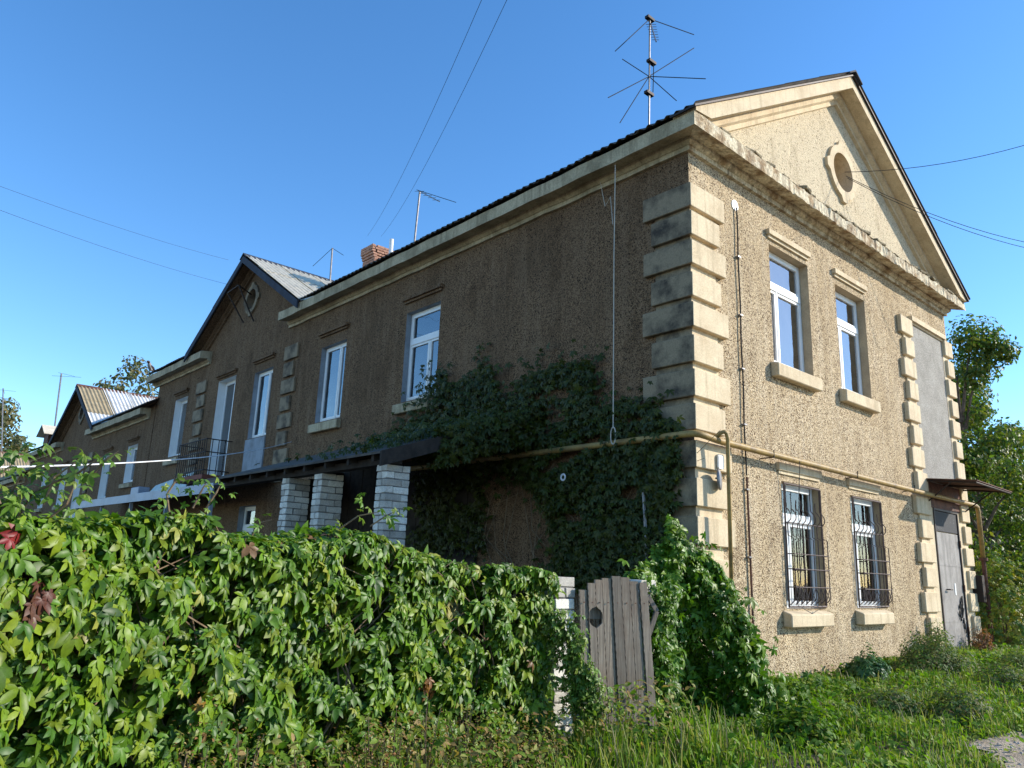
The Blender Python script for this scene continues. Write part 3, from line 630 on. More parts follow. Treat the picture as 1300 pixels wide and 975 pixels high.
wp = obj('house_plate', MB().box(.37, .50, -.105, -.088, 1.40, 1.59), 'white', origin=(.43, -.08, 1.49), label='small blank white plate on the quoin above the round lamp disc', cat='plate', bev=.02)
wp['category'] = 'plate'
# rope with a loop
rp = [(-.30, 1.08, 5.98), (-.31, 1.09, 4.5), (-.30, 1.1, 2.2), (-.3, 1.1, 1.98)]
m = MB(); m.tube(rp, .008, 5); lp = [(-.3, 1.1 - .045 * math.sin(a), 1.86 + .12 * math.cos(a)) for a in np.linspace(0, 6.28, 14)]; m.tube(lp, .009, 5)
tag(obj('rope', m, 'ropem', origin=(-.3, 1.08, 6)), 'pale rope with a noose hanging from the shaded cornice', 'rope')
m = MB(); lw = [onx(762, 230, -.08), onx(768, 262, -.12), onx(775, 250, -.1), onx(778, 285, -.28)]; m.tube(lw, .006, 4); tag(obj('loose_wire', m, 'ropem', origin=lw[0]), 'short curly loose wire beside the top of the rope', 'wire')
m = MB(); c0 = onx(716, 606, -.3)
for r in (.05, .035): m.tube([(c0[0] - .02, c0[1] + r * math.cos(a), c0[2] + r * math.sin(a)) for a in np.linspace(0, 6.28, 12)], .007, 4)
tag(obj('wire_coil', m, 'whitecable', origin=c0), 'small pale wire coil in the dark creeper on the shaded wall', 'wire')
m = MB(); p0 = onx(817, 625, -.2); p1 = onx(821, 700, -.2); m.tube([p0, p1, (p1[0], p1[1], -1.2)], .022, 6); tag(obj('drain_tube', m, 'galv', origin=p1), 'thin grey upright tube in the creeper left of the corner', 'tube')
m = MB(); m.tube([FS(2.28, .17, 1.78), FS(2.32, .21, 1.72), FS(2.30, .16, 1.0), FS(2.35, .14, .3), FS(2.2, .13, -.3), FS(2.6, .13, -.42), FS(2.9, .13, -.33)], .005, 4)
tag(obj('loose_wire', m, 'cable', origin=(2.3, -.17, 1.7)), 'thin black wire dangling from the gas pipe over the left grille', 'wire')

# ------------------------------------------------------------------ second and third houses down the street
def far_house(name, y0, y1, zo, gc, half, label, wins, segs, mats):
    h = empty(name, (0, y0, zo - 1.4), label, 'house')
    obj('wall', wall_mesh(FWst, y0, y1, zo - 2.5, zo + 6.3, wins), 'stucco_brown', h, fix=False)
    m = MB(); m.add([(0, y0 + .01, zo - 2), (LH, y0 + .01, zo - 2), (LH, y0 + .01, zo + 6.3), (0, y0 + .01, zo + 6.3)], [(0, 1, 2, 3)]); m.add([(0, y0 + .01, zo + 6.3), (LH, y0 + .01, zo + 6.3), (HALF, y0 + .01, zo + ZT - .05)], [(0, 1, 2)])
    obj('end_wall', m, 'stucco_brown', h, fix=False)
    for w_ in wins: window(h, FWst, w_, mat_glass='glass_sky', mull=.45, style='V', reveal='white', depth=.2, fw=.08); 
    for w_ in wins: lintel(h, FWst, w_[0] - .07, w_[1] + .07, w_[3] + .2, 'stucco_brown', .09, .07); sill(h, FWst, w_[0] - .07, w_[1] + .07, w_[2] - .2, w_[2] - .03, 'cornice', .12, .02)
    for a, b in segs: cornice_w(h, a, b, zo + EZ - .02)
    g0, g1 = gc - half + .3, gc + half - .3
    for a, b in ((y0 - .3, g0), (g1, y1)): corr_slope(h, (-EO, a, zo + EZ), (0, 1, 0), (math.cos(ANG), 0, math.sin(ANG)), b - a, sl, mats[0])
    corr_slope(h, (.3, g0, zo + EZ + (.3 + EO) * TAN), (0, 1, 0), (math.cos(ANG), 0, math.sin(ANG)), g1 - g0, sl - (.3 + EO) / math.cos(ANG), mats[0]); corr_slope(h, (LH + EO, y0 - .3, zo + EZ), (0, 1, 0), (-math.cos(ANG), 0, math.sin(ANG)), y1 - y0 + .3, sl, 'slate_dark')
    m = MB(); m.box(HALF - .2, HALF + .2, y0 - .32, y1, zo + ZT - .05, zo + ZT + .06); obj('ridge_cap', m, 'rust', h)
    if gc: cross_gable(h, gc, half, zo, mats[1])
    return h
z2 = -1.07
h2 = far_house('apartment_house', 22.12, 42.0, z2, 32.35, 3.78, 'second brown house down the street, with a pale sheeted cross gable', [(23.5, 24.6, 2.63, 3.98), (26.6, 27.7, 2.2, 3.9), (30.6, 31.7, 1.5, 3.9), (33.4, 34.5, 2.2, 3.9), (37.2, 38.3, 2.2, 3.9)],
               [(22.6, 29.8), (34.9, 42.0)], ['slate_dark', lambda c, r: 'slate_tan' if (c == 0 and r > 0) else 'slate_white'])
for i in range(7):
    t = 4.2 - i * .44; w = 0 if i % 2 == 0 else .16
    m = MB(); m.fbox(FWst, 29.3 + w, 30.0 - w * .3, 0, .06, t - .36, t); obj('quoin_block', m, 'soot_shade', h2, bev=.01)
dz = 5.95; dm = MB(); dm.box(.4, 1.4, 40.9, 41.9, dz - .5, dz + .35); dr = obj('dormer', dm, 'rust', h2)
for s in (-1, 1): 
    m = MB(); m.hexa([(.1, 41.4 + s * .95, dz + .25), (.1, 41.4, dz + .8), (2.2, 41.4, dz + .8), (2.2, 41.4 + s * .95, dz + .25), (.1, 41.4 + s * .95, dz + .29), (.1, 41.4, dz + .84), (2.2, 41.4, dz + .84), (2.2, 41.4 + s * .95, dz + .29)]); obj('roof', m, 'slate', dr)
far_house('apartment_house', 42.1, 64, -2.14, 53.5, 3.78, 'third house at the far left with a tan corrugated roof', [(45, 46.1, 1.2, 2.9)], [(42.5, 50.9), (56, 64)], ['slate_tan', ['slate_tan']])

# ------------------------------------------------------------------ porch with white brick pillars, lean-to roofs
po = empty('porch', (-1.3, 5, -1.33), 'dark lean-to porch on white brick pillars against the shaded wall', 'porch')
def pillar(parent, name, cx, cy, z0, z1, wx=.38, wy=.25, rot=0):
    core = MB(); core.box(cx - wx / 2 + .012, cx + wx / 2 - .012, cy - wy / 2 + .012, cy + wy / 2 - .012, z0, z1 - .01); p = obj(name, core, 'mortar', parent, **({} if parent else {'origin': (cx, cy, z0)}))
    n = int((z1 - z0) / .098); z0 = z1 - n * .098
    for c in range(n):
        z = z0 + (c + .5) * .098; j = lambda: random.uniform(-.006, .006); a = .0645
        if wx > .3:
            s = 1 if c % 2 else -1
            for sy in (-1, 1):
                inst('brick', random.choice(WB), (cx + s * .064 + j(), cy + sy * .064 + j(), z), p); 
                inst('brick', random.choice(WH), (cx - s * .128 + j(), cy + sy * .064 + j(), z), p)
        else:
            for s in (-1, 1):
                if c % 2: inst('brick', random.choice(WB), (cx + j(), cy + s * a + j(), z), p)
                else: inst('brick', random.choice(WB), (cx + s * a + j(), cy + j(), z), p, (0, 0, math.pi / 2))
    return p
for y in (3.2, 4.98, 6.05): pillar(po, 'pillar', -2.42, y, -1.5, 1.36)
ez, wz = 1.47, 2.42
P = lambda x, y, dz=0: (x, y, ez + (wz - ez) * (x + 2.78) / 2.78 + dz)
rf = obj('porch_roof', MB().hexa([P(-2.8, 2.95), P(0, 2.95), P(0, 8.9), P(-2.8, 8.9), P(-2.8, 2.95, .03), P(0, 2.95, .03), P(0, 8.9, .03), P(-2.8, 8.9, .03)]), 'slate_dark', po)
obj('rake_board', MB().hexa([P(-2.82, 2.9, -.17), P(-.05, 2.9, -.17), P(-.05, 2.94, -.17), P(-2.82, 2.94, -.17), P(-2.82, 2.9, .035), P(-.05, 2.9, .035), P(-.05, 2.94, .035), P(-2.82, 2.94, .035)]), 'oldboard_shade', rf)
obj('beam', MB().box(-2.6, -2.44, 2.98, 8.6, 1.36, 1.46), 'oldboard_shade', po)
for k in range(19): y = 4.25 + k * .245; obj('shade_board', MB().box(-.06 - .008 * (k % 2), -.004, y, y + .24, -1.5, 1.95), 'oldboard_shade', po)  # near-black boards added to darken the shaded back of the porch
for k in range(5): obj('shade_board', MB().box(-1.35 + k * .26, -1.1 + k * .26, 8.7, 8.73, -1.5, 1.5 + .1 * k), 'oldboard_shade', po)  # side boards added for the same painted porch shade
for k in range(9): y = 3.2 + k * .65; obj('rafter', MB().hexa([P(-2.75, y, -.1), P(0, y, -.1), P(0, y + .06, -.1), P(-2.75, y + .06, -.1), P(-2.75, y, 0), P(0, y, 0), P(0, y + .06, 0), P(-2.75, y + .06, 0)]), 'oldboard_shade', po)

lt = empty('lean_to_canopy', (-.8, 18, -1.8), 'long pale blue metal lean-to canopy below the balcony on the shaded wall', 'canopy')
m = MB(); m.hexa([(-1.5, 12.0, 1.70), (0, 12.0, 1.93), (0, 24.4, 1.98), (-1.5, 24.4, 1.76), (-1.5, 12.0, 1.73), (0, 12.0, 1.96), (0, 24.4, 2.01), (-1.5, 24.4, 1.79)]); obj('roof', m, 'bluepaint', lt)
for k in range(6):
    a, b = 11.96 + k * 2.08, 11.96 + k * 2.08 + 2.07; za, zb = k * .01, k * .01 + .01
    m = MB(); m.hexa([(-1.53, a, 1.52 + za), (-1.505, a, 1.52 + za), (-1.505, b, 1.52 + zb), (-1.53, b, 1.52 + zb), (-1.53, a, 1.745 + za), (-1.505, a, 1.745 + za), (-1.505, b, 1.745 + zb), (-1.53, b, 1.745 + zb)]); obj('fascia_board', m, 'bluepaint', lt)
for y in (12.2, 15.2, 18.2, 21.2, 24.2): obj('post', MB().box(-1.46, -1.38, y, y + .08, -2.2, 1.66), 'bluegrey', lt)
m = MB(); a = onx(190, 622, -.3); b = onx(239, 600, -.3); zc = max(2.02, float(a[2]) - .15)
m.hexa([(-.34, b[1], zc), (-.3, b[1], zc), (-.3, a[1], zc), (-.34, a[1], zc), (-.14, b[1], zc + .5), (-.10, b[1], zc + .5), (-.10, a[1], zc + .28), (-.14, a[1], zc + .28)]); obj('plastic_panel', m, 'plastic', lt)
a = onx(183, 618, -.3); m = MB(); m.box(-.55, -.2, a[1] - .3, a[1] + .5, 1.98, 2.25); obj('vent_box', m, 'bluepaint', lt, bev=.02)
ps = empty('wall_ledge', (-.35, 13.5, 2.05), 'small dark ledge right of the balcony on the shaded wall', 'ledge')
m = MB(); m.hexa([(-.7, 12.5, 2.0), (0, 12.5, 2.07), (0, 14.9, 2.07), (-.7, 14.9, 2.0), (-.7, 12.5, 2.07), (0, 12.5, 2.15), (0, 14.9, 2.15), (-.7, 14.9, 2.07)]); obj('slab', m, 'slate_dark', ps)
obj('edge_strip', MB().box(-.72, -.70, 12.5, 14.9, 1.97, 2.08), 'black', ps)

# ------------------------------------------------------------------ antennas, cables, crow
def antenna(name, base, top, arms, label, boom=None, r=.02, boxes=()):
    a = empty(name, base, label, 'antenna'); obj('mast', MB().tube([base, top], r, 7), 'galv', a)
    for p, q in arms: obj('dipole', MB().tube([p, q], .008 if r > .015 else .011, 5), 'cable', a)
    for p in boxes: obj('insulator', MB().box(p[0] - .09, p[0] + .09, p[1] - .04, p[1] + .04, p[2] - .025, p[2] + .025), 'black', a)
    if boom:
        obj('boom', MB().tube(boom[:2], .012, 5), 'galv', a)
        B0, B1 = Vector(boom[0]), Vector(boom[1]); dr_ = Vector(boom[2])
        for k in range(boom[3]): c = B0.lerp(B1, (k + .3) / boom[3]); obj('dipole', MB().tube([c - dr_ * (1 - .06 * k), c + dr_ * (1 - .06 * k)], .006, 4), 'galv', a)
    return a
D = 11.6
def dm_(px, py, o=0): return at(px, py, D + o)
tp = at(825, 24, D); bs_ = at(823, 150, D); bs_ = (tp[0] * .0 + bs_[0], bs_[1], bs_[2] - .9)
c1 = dm_(824, 97)
antenna('roof_antenna', bs_, tp, [(tp, dm_(781, 65, -.5)), (tp, dm_(881, 44, .5)), (c1, dm_(790, 75, .4)), (c1, dm_(881, 61, .6)), (c1, dm_(896, 100, -.3)), (c1, dm_(772, 124, -.5)), (c1, dm_(787, 156, -.3)), (c1, dm_(859, 128, .3)), (dm_(830, 80), dm_(829, 117))],
        'tall many armed television antenna on the roof near the sunlit gable', (dm_(826, 30), dm_(833, 53, -.6), (M[0] * .09).tolist(), 7), .0155, (dm_(827, 79), dm_(824, 119), tp))
D = 17.5; t2 = at(533, 243, D); b2 = at(525, 300, D); antenna('roof_antenna', (b2[0], b2[1], b2[2] - 1.2), t2, [(at(529, 241, D), at(579, 257, D - .6))], 'single arm antenna rising behind the eave right of the chimney', (at(531, 242, D), at(558, 256, D - 1), (M[0] * .12).tolist(), 5), .025)
D = 22; t3 = at(422, 315, D); b3 = at(421, 350, D); antenna('roof_antenna', (b3[0], b3[1], b3[2] - 1.5), t3, [(t3, at(397, 338, D)), (t3, at(436, 324, D - .6))], 'small antenna on the roof between the chimney and the cross gable', None, .028)
D = 42; t4 = at(78, 474, D); b4 = at(67, 570, D); antenna('roof_antenna', (b4[0], b4[1], b4[2] - 1), t4, [(at(66, 477, D), at(103, 479, D - 1)), (at(74, 473, D + 1), at(95, 478, D + 1))], 'thin pinkish antenna mast beyond the second house', None, .045)
D = 50; t5 = at(4, 493, D); antenna('roof_antenna', at(2, 575, D), t5, [(at(-8, 494, D), at(20, 497, D - 1)), (t5, at(6, 500, D))], 'antenna cut by the left photo edge', None, .04)
def cable(a, b, sag, r, label, mat='cable', cat='cable', group=None, n=14):
    a = Vector(a); b = Vector(b); pts = [a.lerp(b, t) - Vector((0, 0, sag * 4 * t * (1 - t))) for t in np.linspace(0, 1, n)]
    return tag(obj('overhead_cable', MB().tube(pts, r, 5), mat, origin=a), label, cat, group)
cable(onx(466, 300, 2.5), at(620, -20, 7), .3, .003, 'left of two thin cables rising from the chimney')
cable(onx(484, 300, 2.7), at(650, -14, 7), .3, .003, 'right of two thin cables rising from the chimney')
cable(onx(290, 330, -.3), at(-60, 214, 13), .1, .0035, 'upper of two faint cables over the left sky')
cable(onx(289, 361, -.5), at(-60, 244, 12), .1, .0035, 'lower of two faint cables over the left sky')
cable((4.8, -.1, 7.42), at(1400, 150, 12), .25, .006, 'upper cable from the round gable window to the right')
cable((4.85, -.1, 7.36), at(1400, 322, 14), .3, .006, 'lower cable from the round gable window to the right')
cable((4.9, -.1, 7.34), at(1400, 330, 14.6), .32, .006, 'third thin cable just under the lower gable cable')
cable(onx(370, 561, -.08), at(-40, 594, 5.0), .12, .0075, 'white cable running from the quoins to the left over the hedge', 'whitecable')
# crow on the far end of the eave
c = onx(187, 470, -.35); c = Vector(c)
c = Vector((-.40, 21.95, EZ + .12))
def skin(name, pts, edges, rad, mat, parent=None, origin=None, lvl=2, **k):
    me = bpy.data.meshes.new(name); me.from_pydata([tuple(Vector(p)) for p in pts], edges, []); o = bpy.data.objects.new(name, me); COL.objects.link(o); o.location = origin
    me.materials.append(MT[mat]); md = o.modifiers.new('skin', 'SKIN'); md.use_smooth_shade = True
    for v, r in zip(me.skin_vertices[0].data, rad): v.radius = (r, r) if not hasattr(r, '__len__') else r
    me.skin_vertices[0].data[0].use_root = True; s = o.modifiers.new('sub', 'SUBSURF'); s.levels = lvl; s.render_levels = lvl
    if parent: o.parent = parent; o.location = (0, 0, 0)
    return tag(o, **k) if k else o
MT['crowgrey'] = pm('grey crow feathers', (.30, .29, .28), (.2, .19, .18), 20)
cr = skin('crow', [(0, 0, .02), (0, -.10, .08), (0, -.15, .16), (0, -.19, .19), (0, -.26, .18), (0, .12, -.04), (0, .24, -.09), (.03, -.02, -.07), (.03, -.03, -.13), (-.03, -.02, -.07), (-.03, -.03, -.13)],
     [(0, 1), (1, 2), (2, 3), (3, 4), (0, 5), (5, 6), (0, 7), (7, 8), (0, 9), (9, 10)], [.085, .075, .045, .048, .010, .05, .022, .018, .008, .018, .008], 'crowgrey', None, c + Vector((0, 0, .08)), 2, label='grey and black crow perched on the far left end of the eave', cat='crow')
hd = skin('head_feathers', [(0, -.13, .14), (0, -.17, .175), (0, -.20, .19), (0, -.275, .178)], [(0, 1), (1, 2), (2, 3)], [.05, .052, .045, .009], 'black', cr, (0, 0, 0), 2)
wg = MB(); 
for s in (-1, 1): wg.hexa([(s * .07, -.08, .03), (s * .09, .05, -.02), (s * .085, .05, .05), (s * .06, -.08, .10), (s * .085, -.08, .03), (s * .04, .24, -.10), (s * .03, .24, -.07), (s * .075, -.08, .09)])
wo = bpy.data.objects.new('wings', mesh('wings', wg, 'black')); COL.objects.link(wo); wo.parent = cr
cr.rotation_euler = (0, 0, -.9)

# ------------------------------------------------------------------ foliage tools
def leaflet(L, w, droop, fold, ang, tip=1.0):
    """8 verts, 6 faces: pointed leaflet folded along its midrib, in the xy plane pointing at ang"""
    ys = np.array([0, .33, .66, 1.0]) * L; dz = -droop * (ys / L) ** 2 * L; mid = [(0, ys[i], dz[i]) for i in range(4)]
    a = [(-w * .8, ys[1], dz[1] + fold * w), (-w * .85, ys[2], dz[2] + fold * w)]; b = [(w * .8, ys[1], dz[1] + fold * w), (w * .85, ys[2], dz[2] + fold * w)]
    v = np.array(mid + a + b); c, s = math.cos(ang), math.sin(ang); v = np.stack([v[:, 0] * c + v[:, 1] * s, -v[:, 0] * s + v[:, 1] * c, v[:, 2]], 1)
    f = [(0, 1, 4), (1, 2, 5), (1, 5, 4), (2, 3, 5), (0, 6, 1), (1, 6, 7), (1, 7, 2), (2, 7, 3)]
    return v, np.array(f)
def palmate(k):
    r = random.Random(k); V = []; F = []; n = 0; na = 5
    for i, (a, l) in enumerate(zip((-105, -52, 0, 52, 105), (.62, .88, 1.0, .88, .62))):
        v, f = leaflet(l * r.uniform(.8, 1.12) * .58, r.uniform(.115, .155) * l, r.uniform(.15, .5), r.uniform(.1, .45), math.radians(a + r.uniform(-9, 9))); v[:, 2] += r.uniform(-.02, .02)
        V.append(v); F.append(f + n); n += len(v)
    return np.concatenate(V), np.concatenate(F)
def simple(k):
    r = random.Random(k); return leaflet(1.0, .30, r.uniform(.1, .4), r.uniform(.1, .4), 0)
def np_mesh(name, V, T, tint, mat):
    me = bpy.data.meshes.new(name); nv, nt = len(V), len(T)
    me.vertices.add(nv); me.vertices.foreach_set('co', V.astype(np.float32).ravel()); me.loops.add(nt * 3); me.loops.foreach_set('vertex_index', T.astype(np.int32).ravel())
    me.polygons.add(nt); me.polygons.foreach_set('loop_start', np.arange(0, nt * 3, 3, dtype=np.int32)); me.update(calc_edges=True)
    a = me.attributes.new('tint', 'FLOAT_COLOR', 'POINT'); col = np.ones((nv, 4), np.float32); col[:, :3] = tint; a.data.foreach_set('color', col.ravel()); me.materials.append(MT[mat]); return me
def frames(Nrm, Tip):
    Nn = Nrm / np.linalg.norm(Nrm, axis=1, keepdims=True); T = Tip - Nn * (Tip * Nn).sum(1, keepdims=True); T /= np.linalg.norm(T, axis=1, keepdims=True) + 1e-9
    X = np.cross(T, Nn); return np.stack([X, T, Nn], 2)          # columns: x, y(tip), z(normal)
GREENS = np.array([(.07, .15, .008), (.095, .18, .010), (.04, .10, .010), (.13, .205, .010), (.075, .155, .012), (.16, .215, .014)])
def tints(n, pal=GREENS, p=None, var=.18):
    c = pal[rng.choice(len(pal), n, p=p)]; return c * rng.uniform(1 - var, 1 + var, (n, 1))
def scatter(P, Nrm, Tip, size, tint, parent, mat='leaf', gen=palmate, name='leaf', nparts=300, variants=14, stuffname='leaves', off=None):
    """joined leaves, plus the nparts largest in view as separate parts sharing meshes"""
    off = np.array(wloc(parent)) if parent else np.zeros(3)
    protos = [gen(k) for k in range(variants)]; R = frames(Nrm, Tip); idx = rng.integers(0, variants, len(P))
    dist = np.linalg.norm(P - CAMP, axis=1); rel = (P - CAMP) @ M.T; px = 650 + FPX * rel[:, 0] / rel[:, 2]; py = 487.5 - FPX * rel[:, 1] / rel[:, 2]
    front = Nrm[:, :] / np.linalg.norm(Nrm, axis=1, keepdims=True); facing = -(front * (P - CAMP)).sum(1) / dist
    score = np.where((px > 0) & (px < 1300) & (py > 0) & (py < 975) & (rel[:, 2] > 0), size / dist * (.4 + np.clip(facing, 0, 1)), 0)
    if hasattr(off_score := globals().get('_outer'), '__len__') and len(off_score) == len(P): score = score * off_score
    order = np.argsort(-score)[:nparts]; sel = np.zeros(len(P), bool); sel[order] = score[order] > 0
    if nparts == 0: sel[:] = False
    shared = {}
    for i in np.nonzero(sel)[0]:
        kk = (idx[i], int(np.argmin(((GREENS - tint[i]) ** 2).sum(1))) if min(((GREENS - tint[i]) ** 2).sum(1)) < .004 else ('c', round(float(tint[i][0]), 2), round(float(tint[i][1]), 2)))
        if kk not in shared: v, f = protos[idx[i]]; shared[kk] = np_mesh(name, v, f, tint[i], mat)
        o = bpy.data.objects.new(name, shared[kk]); COL.objects.link(o); o.parent = parent; mt = Matrix(R[i].tolist()).to_4x4(); mt.translation = Vector((P[i] - off).tolist())
        o.matrix_local = mt @ Matrix.Scale(float(size[i]), 4)
    Vs = []; Ts = []; Cs = []; n = 0
    for k in range(variants):
        q = np.nonzero((idx == k) & ~sel)[0]
        if not len(q): continue
        v, f = protos[k]; vv = np.einsum('nij,mj->nmi', R[q], v) * size[q][:, None, None] + P[q][:, None, :] - off
        Vs.append(vv.reshape(-1, 3)); Ts.append((f[None] + (np.arange(len(q)) * len(v))[:, None, None] + n).reshape(-1, 3)); Cs.append(np.repeat(tint[q], len(v), 0)); n += len(q) * len(v)
    me = np_mesh(stuffname, np.concatenate(Vs), np.concatenate(Ts), np.concatenate(Cs), mat); o = bpy.data.objects.new(stuffname, me); COL.objects.link(o)
    if parent: o.parent = parent
    o['kind'] = 'stuff'; return o
def nz(a, s=1.0, k=0):     # cheap smooth noise on an (n,3) array
    x, y, z = a[:, 0] * s + k, a[:, 1] * s + 2 * k, a[:, 2] * s - k
    return (np.sin(x * 1.7 + 1.3 * np.sin(y * 2.1 + z)) + np.sin(y * 2.3 + 1.1 * np.sin(z * 1.9 + x)) + np.sin(z * 2.7 + 1.2 * np.sin(x * 2.2 - y))) / 3
def rot_rand(n, s): return rng.normal(0, s, (n, 3))

# ------------------------------------------------------------------ creeper hedge over the garden fence
HP = [(-260, 2.7, 640), (-90, 2.95, 640), (0, 3.25, 645), (60, 3.45, 640), (110, 3.65, 655), (165, 3.9, 645), (225, 4.15, 640), (262, 4.35, 636), (300, 4.55, 662), (345, 4.8, 672), (400, 5.1, 676), (440, 5.35, 664), (475, 5.55, 660), (510, 5.75, 676), (545, 6.0, 694), (600, 6.35, 704), (650, 6.7, 712), (680, 6.95, 712), (700, 7.05, 724)]
HC = []
for px, d, ty in HP:
    p = at(px, ty, d); HC.append((p[0], p[1], p[2]))
HC = np.array(HC); seg = np.linalg.norm(np.diff(HC[:, :2], axis=0), axis=1); cum = np.concatenate([[0], np.cumsum(seg)])
def hedge_at(s):
    x = np.interp(s, cum, HC[:, 0]); y = np.interp(s, cum, HC[:, 1]); z = np.interp(s, cum, HC[:, 2]); e = .15
    tx = np.interp(s + e, cum, HC[:, 0]) - np.interp(s - e, cum, HC[:, 0]); ty = np.interp(s + e, cum, HC[:, 1]) - np.interp(s - e, cum, HC[:, 1]); l = np.hypot(tx, ty) + 1e-9
    return np.stack([x, y, z], 1), np.stack([ty / l, -tx / l, 0 * tx], 1)    # outward normal towards the camera side
hedge = empty('creeper_hedge', tuple(HC[9] * [1, 1, 0] + [0, 0, -1.45]), 'long leafy green creeper hedge across the left foreground', 'hedge')
n = 17000; s = rng.uniform(0, cum[-1], n); C, O = hedge_at(s); t = rng.uniform(0, 1, n)   # t: 0 ground .. .78 front face .. 1 over the top
gzz = gz(C[:, 0], C[:, 1]); H = C[:, 2] - gzz
face = t < .80; hz = np.where(face, t / .80, 1.0); back = np.where(face, 0, (t - .80) / .20 * .65)
bul = .10 * np.sin(hz * math.pi) + .12 * nz(np.stack([s, hz * 2, s * .3], 1), 1.6) + .07 * nz(np.stack([s, hz * 2, s * .3], 1), 5.5, 2)
depth = np.abs(rng.normal(0, .12, n)) ; depth = np.where(rng.random(n) < .3, depth + .18, depth * .4); hol = nz(np.stack([s, hz * 1.6, s * .2], 1), 8.5, 6); depth = np.where(hol < -.22, depth + .26, depth)
P = C + O * (bul - back - depth)[:, None]; P[:, 2] = gzz + H * hz - .03 - np.where(face, 0, depth * .5) + .05 * nz(P, 3) - np.where(hz > .9, .05, 0)
keepm = (hol > -.3) | (rng.random(n) < .3)
Nr = O * np.where(face, .85, .25)[:, None] + np.array([.22, -.1, 0]) + np.array([0, 0, 1.0]) * np.where(face, .45, 1.0)[:, None] + rot_rand(n, .33)
Tp = np.array([0, 0, -1.0]) * np.where(face, 1, .3)[:, None] + O * .35 + rot_rand(n, .45)
sz = np.clip(rng.lognormal(-2.06, .28, n), .06, .22); tn = tints(n, var=.3)
pal = np.where(rng.random(n) < .015)[0]; tn[pal] = (.26, .27, .05); pal = np.where(rng.random(n) < .004)[0]; tn[pal] = (.16, .09, .04)
rel = (P - CAMP) @ M.T; PX = 650 + FPX * rel[:, 0] / rel[:, 2]; PY = 487.5 - FPX * rel[:, 1] / rel[:, 2]
for (qx, qy, rad, col) in ((15, 682, 10, (.20, .02, .02)), (42, 720, 13, (.09, .025, .02)), (55, 750, 14, (.10, .035, .022)), (40, 778, 13, (.11, .05, .03)), (250, 888, 12, (.26, .15, .03)), (575, 770, 14, (.32, .28, .10)), (588, 702, 10, (.33, .27, .12)), (545, 870, 10, (.22, .10, .03)), (100, 800, 8, (.2, .18, .05))):
    hit = (np.hypot(PX - qx, PY - qy) < rad); tn[hit] = col
ok = keepm & (P[:, 2] > gz(P[:, 0], P[:, 1]) + .02); globals()['_outer'] = np.where(depth < .12, 1.0, .15)[ok]
P, Nr, Tp, sz, tn = P[ok], Nr[ok], Tp[ok], sz[ok], tn[ok]
scatter(P, Nr, Tp, sz, tn, hedge)
globals()['_outer'] = None
n = 3800; s = rng.uniform(0, cum[-1] - .1, n); C, O = hedge_at(s); hz = rng.uniform(0, .96, n); gq = gz(C[:, 0], C[:, 1]); P = C - O * rng.uniform(.30, .6, n)[:, None]; P[:, 2] = gq + (C[:, 2] - gq) * hz
scatter(P, O + rot_rand(n, .5), np.tile([0, 0, -1.], (n, 1)) + rot_rand(n, .5), rng.uniform(.16, .26, n), tints(n, GREENS[[0, 2]]), hedge, nparts=0, stuffname='inner_leaves')
# inner stems and the fence core that the creeper hides
m = MB()
for k in range(90):
    s0 = random.uniform(0, cum[-1]); pts = []; 
    for i in range(6):
        cc_, oo = hedge_at(np.array([s0 + random.uniform(-.12, .12) * i])); g0 = float(gz(cc_[0, 0], cc_[0, 1])); pts.append(cc_[0] * [1, 1, 0] + oo[0] * random.uniform(-.25, .0) + [0, 0, g0 + (cc_[0, 2] - g0 - .08) * i / 5])
    m.tube(pts, [.009, .008, .007, .006, .005, .003], 5)
obj('stems', m, 'twig', hedge, kind='stuff', fix=False)
# shoots standing above the hedge
def shoot(pts_px, d, nl, size, parent, pal=GREENS, spread=.05):
    pts = [Vector(at(px, py, d)) for px, py in pts_px]; m = MB(); m.tube(pts, [.006] * (len(pts) - 1) + [.002], 5); obj('stem', m, 'twig', parent)
    L = []
    for k in range(nl):
        f = (k + .5) / nl * (len(pts) - 1); i = min(int(f), len(pts) - 2); L.append(list(pts[i].lerp(pts[i + 1], f - i)))
    P = np.array(L) + rng.normal(0, spread, (nl, 3)); 
    o = scatter(P, np.tile([.2, -.4, .8], (nl, 1)) + rot_rand(nl, .4), np.tile([0, -.2, -.6], (nl, 1)) + rot_rand(nl, .6), rng.uniform(.7, 1.2, nl) * size, tints(nl, pal), parent, nparts=0, stuffname='shoot_leaves')
YG = np.array([(.12, .2, .03), (.16, .22, .04), (.09, .17, .025)])
for pp, d, nl, s in ([[(0, 655), (12, 630), (28, 600), (60, 588)], 3.3, 22, .11], [[(20, 660), (40, 628), (70, 612), (100, 600), (128, 580)], 3.4, 26, .10], [[(55, 640), (70, 605), (95, 588)], 3.4, 14, .09], [[(120, 600), (135, 583), (150, 573)], 3.4, 7, .06],
                     [[(0, 640), (-10, 610), (15, 590)], 3.2, 12, .12], [[(60, 660), (85, 640), (95, 615)], 3.5, 12, .10], [[(215, 650), (212, 628), (222, 612), (232, 604)], 4.1, 9, .08], [[(245, 645), (255, 625), (262, 612)], 4.3, 9, .08], [[(262, 645), (275, 625), (280, 615)], 4.4, 8, .08],
                     [[(430, 672), (455, 655), (480, 650)], 5.4, 9, .10], [[(470, 668), (490, 655), (500, 650)], 5.6, 8, .10], [[(320, 680), (330, 664), (345, 660)], 4.7, 6, .09]):
    shoot(pp, d, nl, s, hedge, YG)
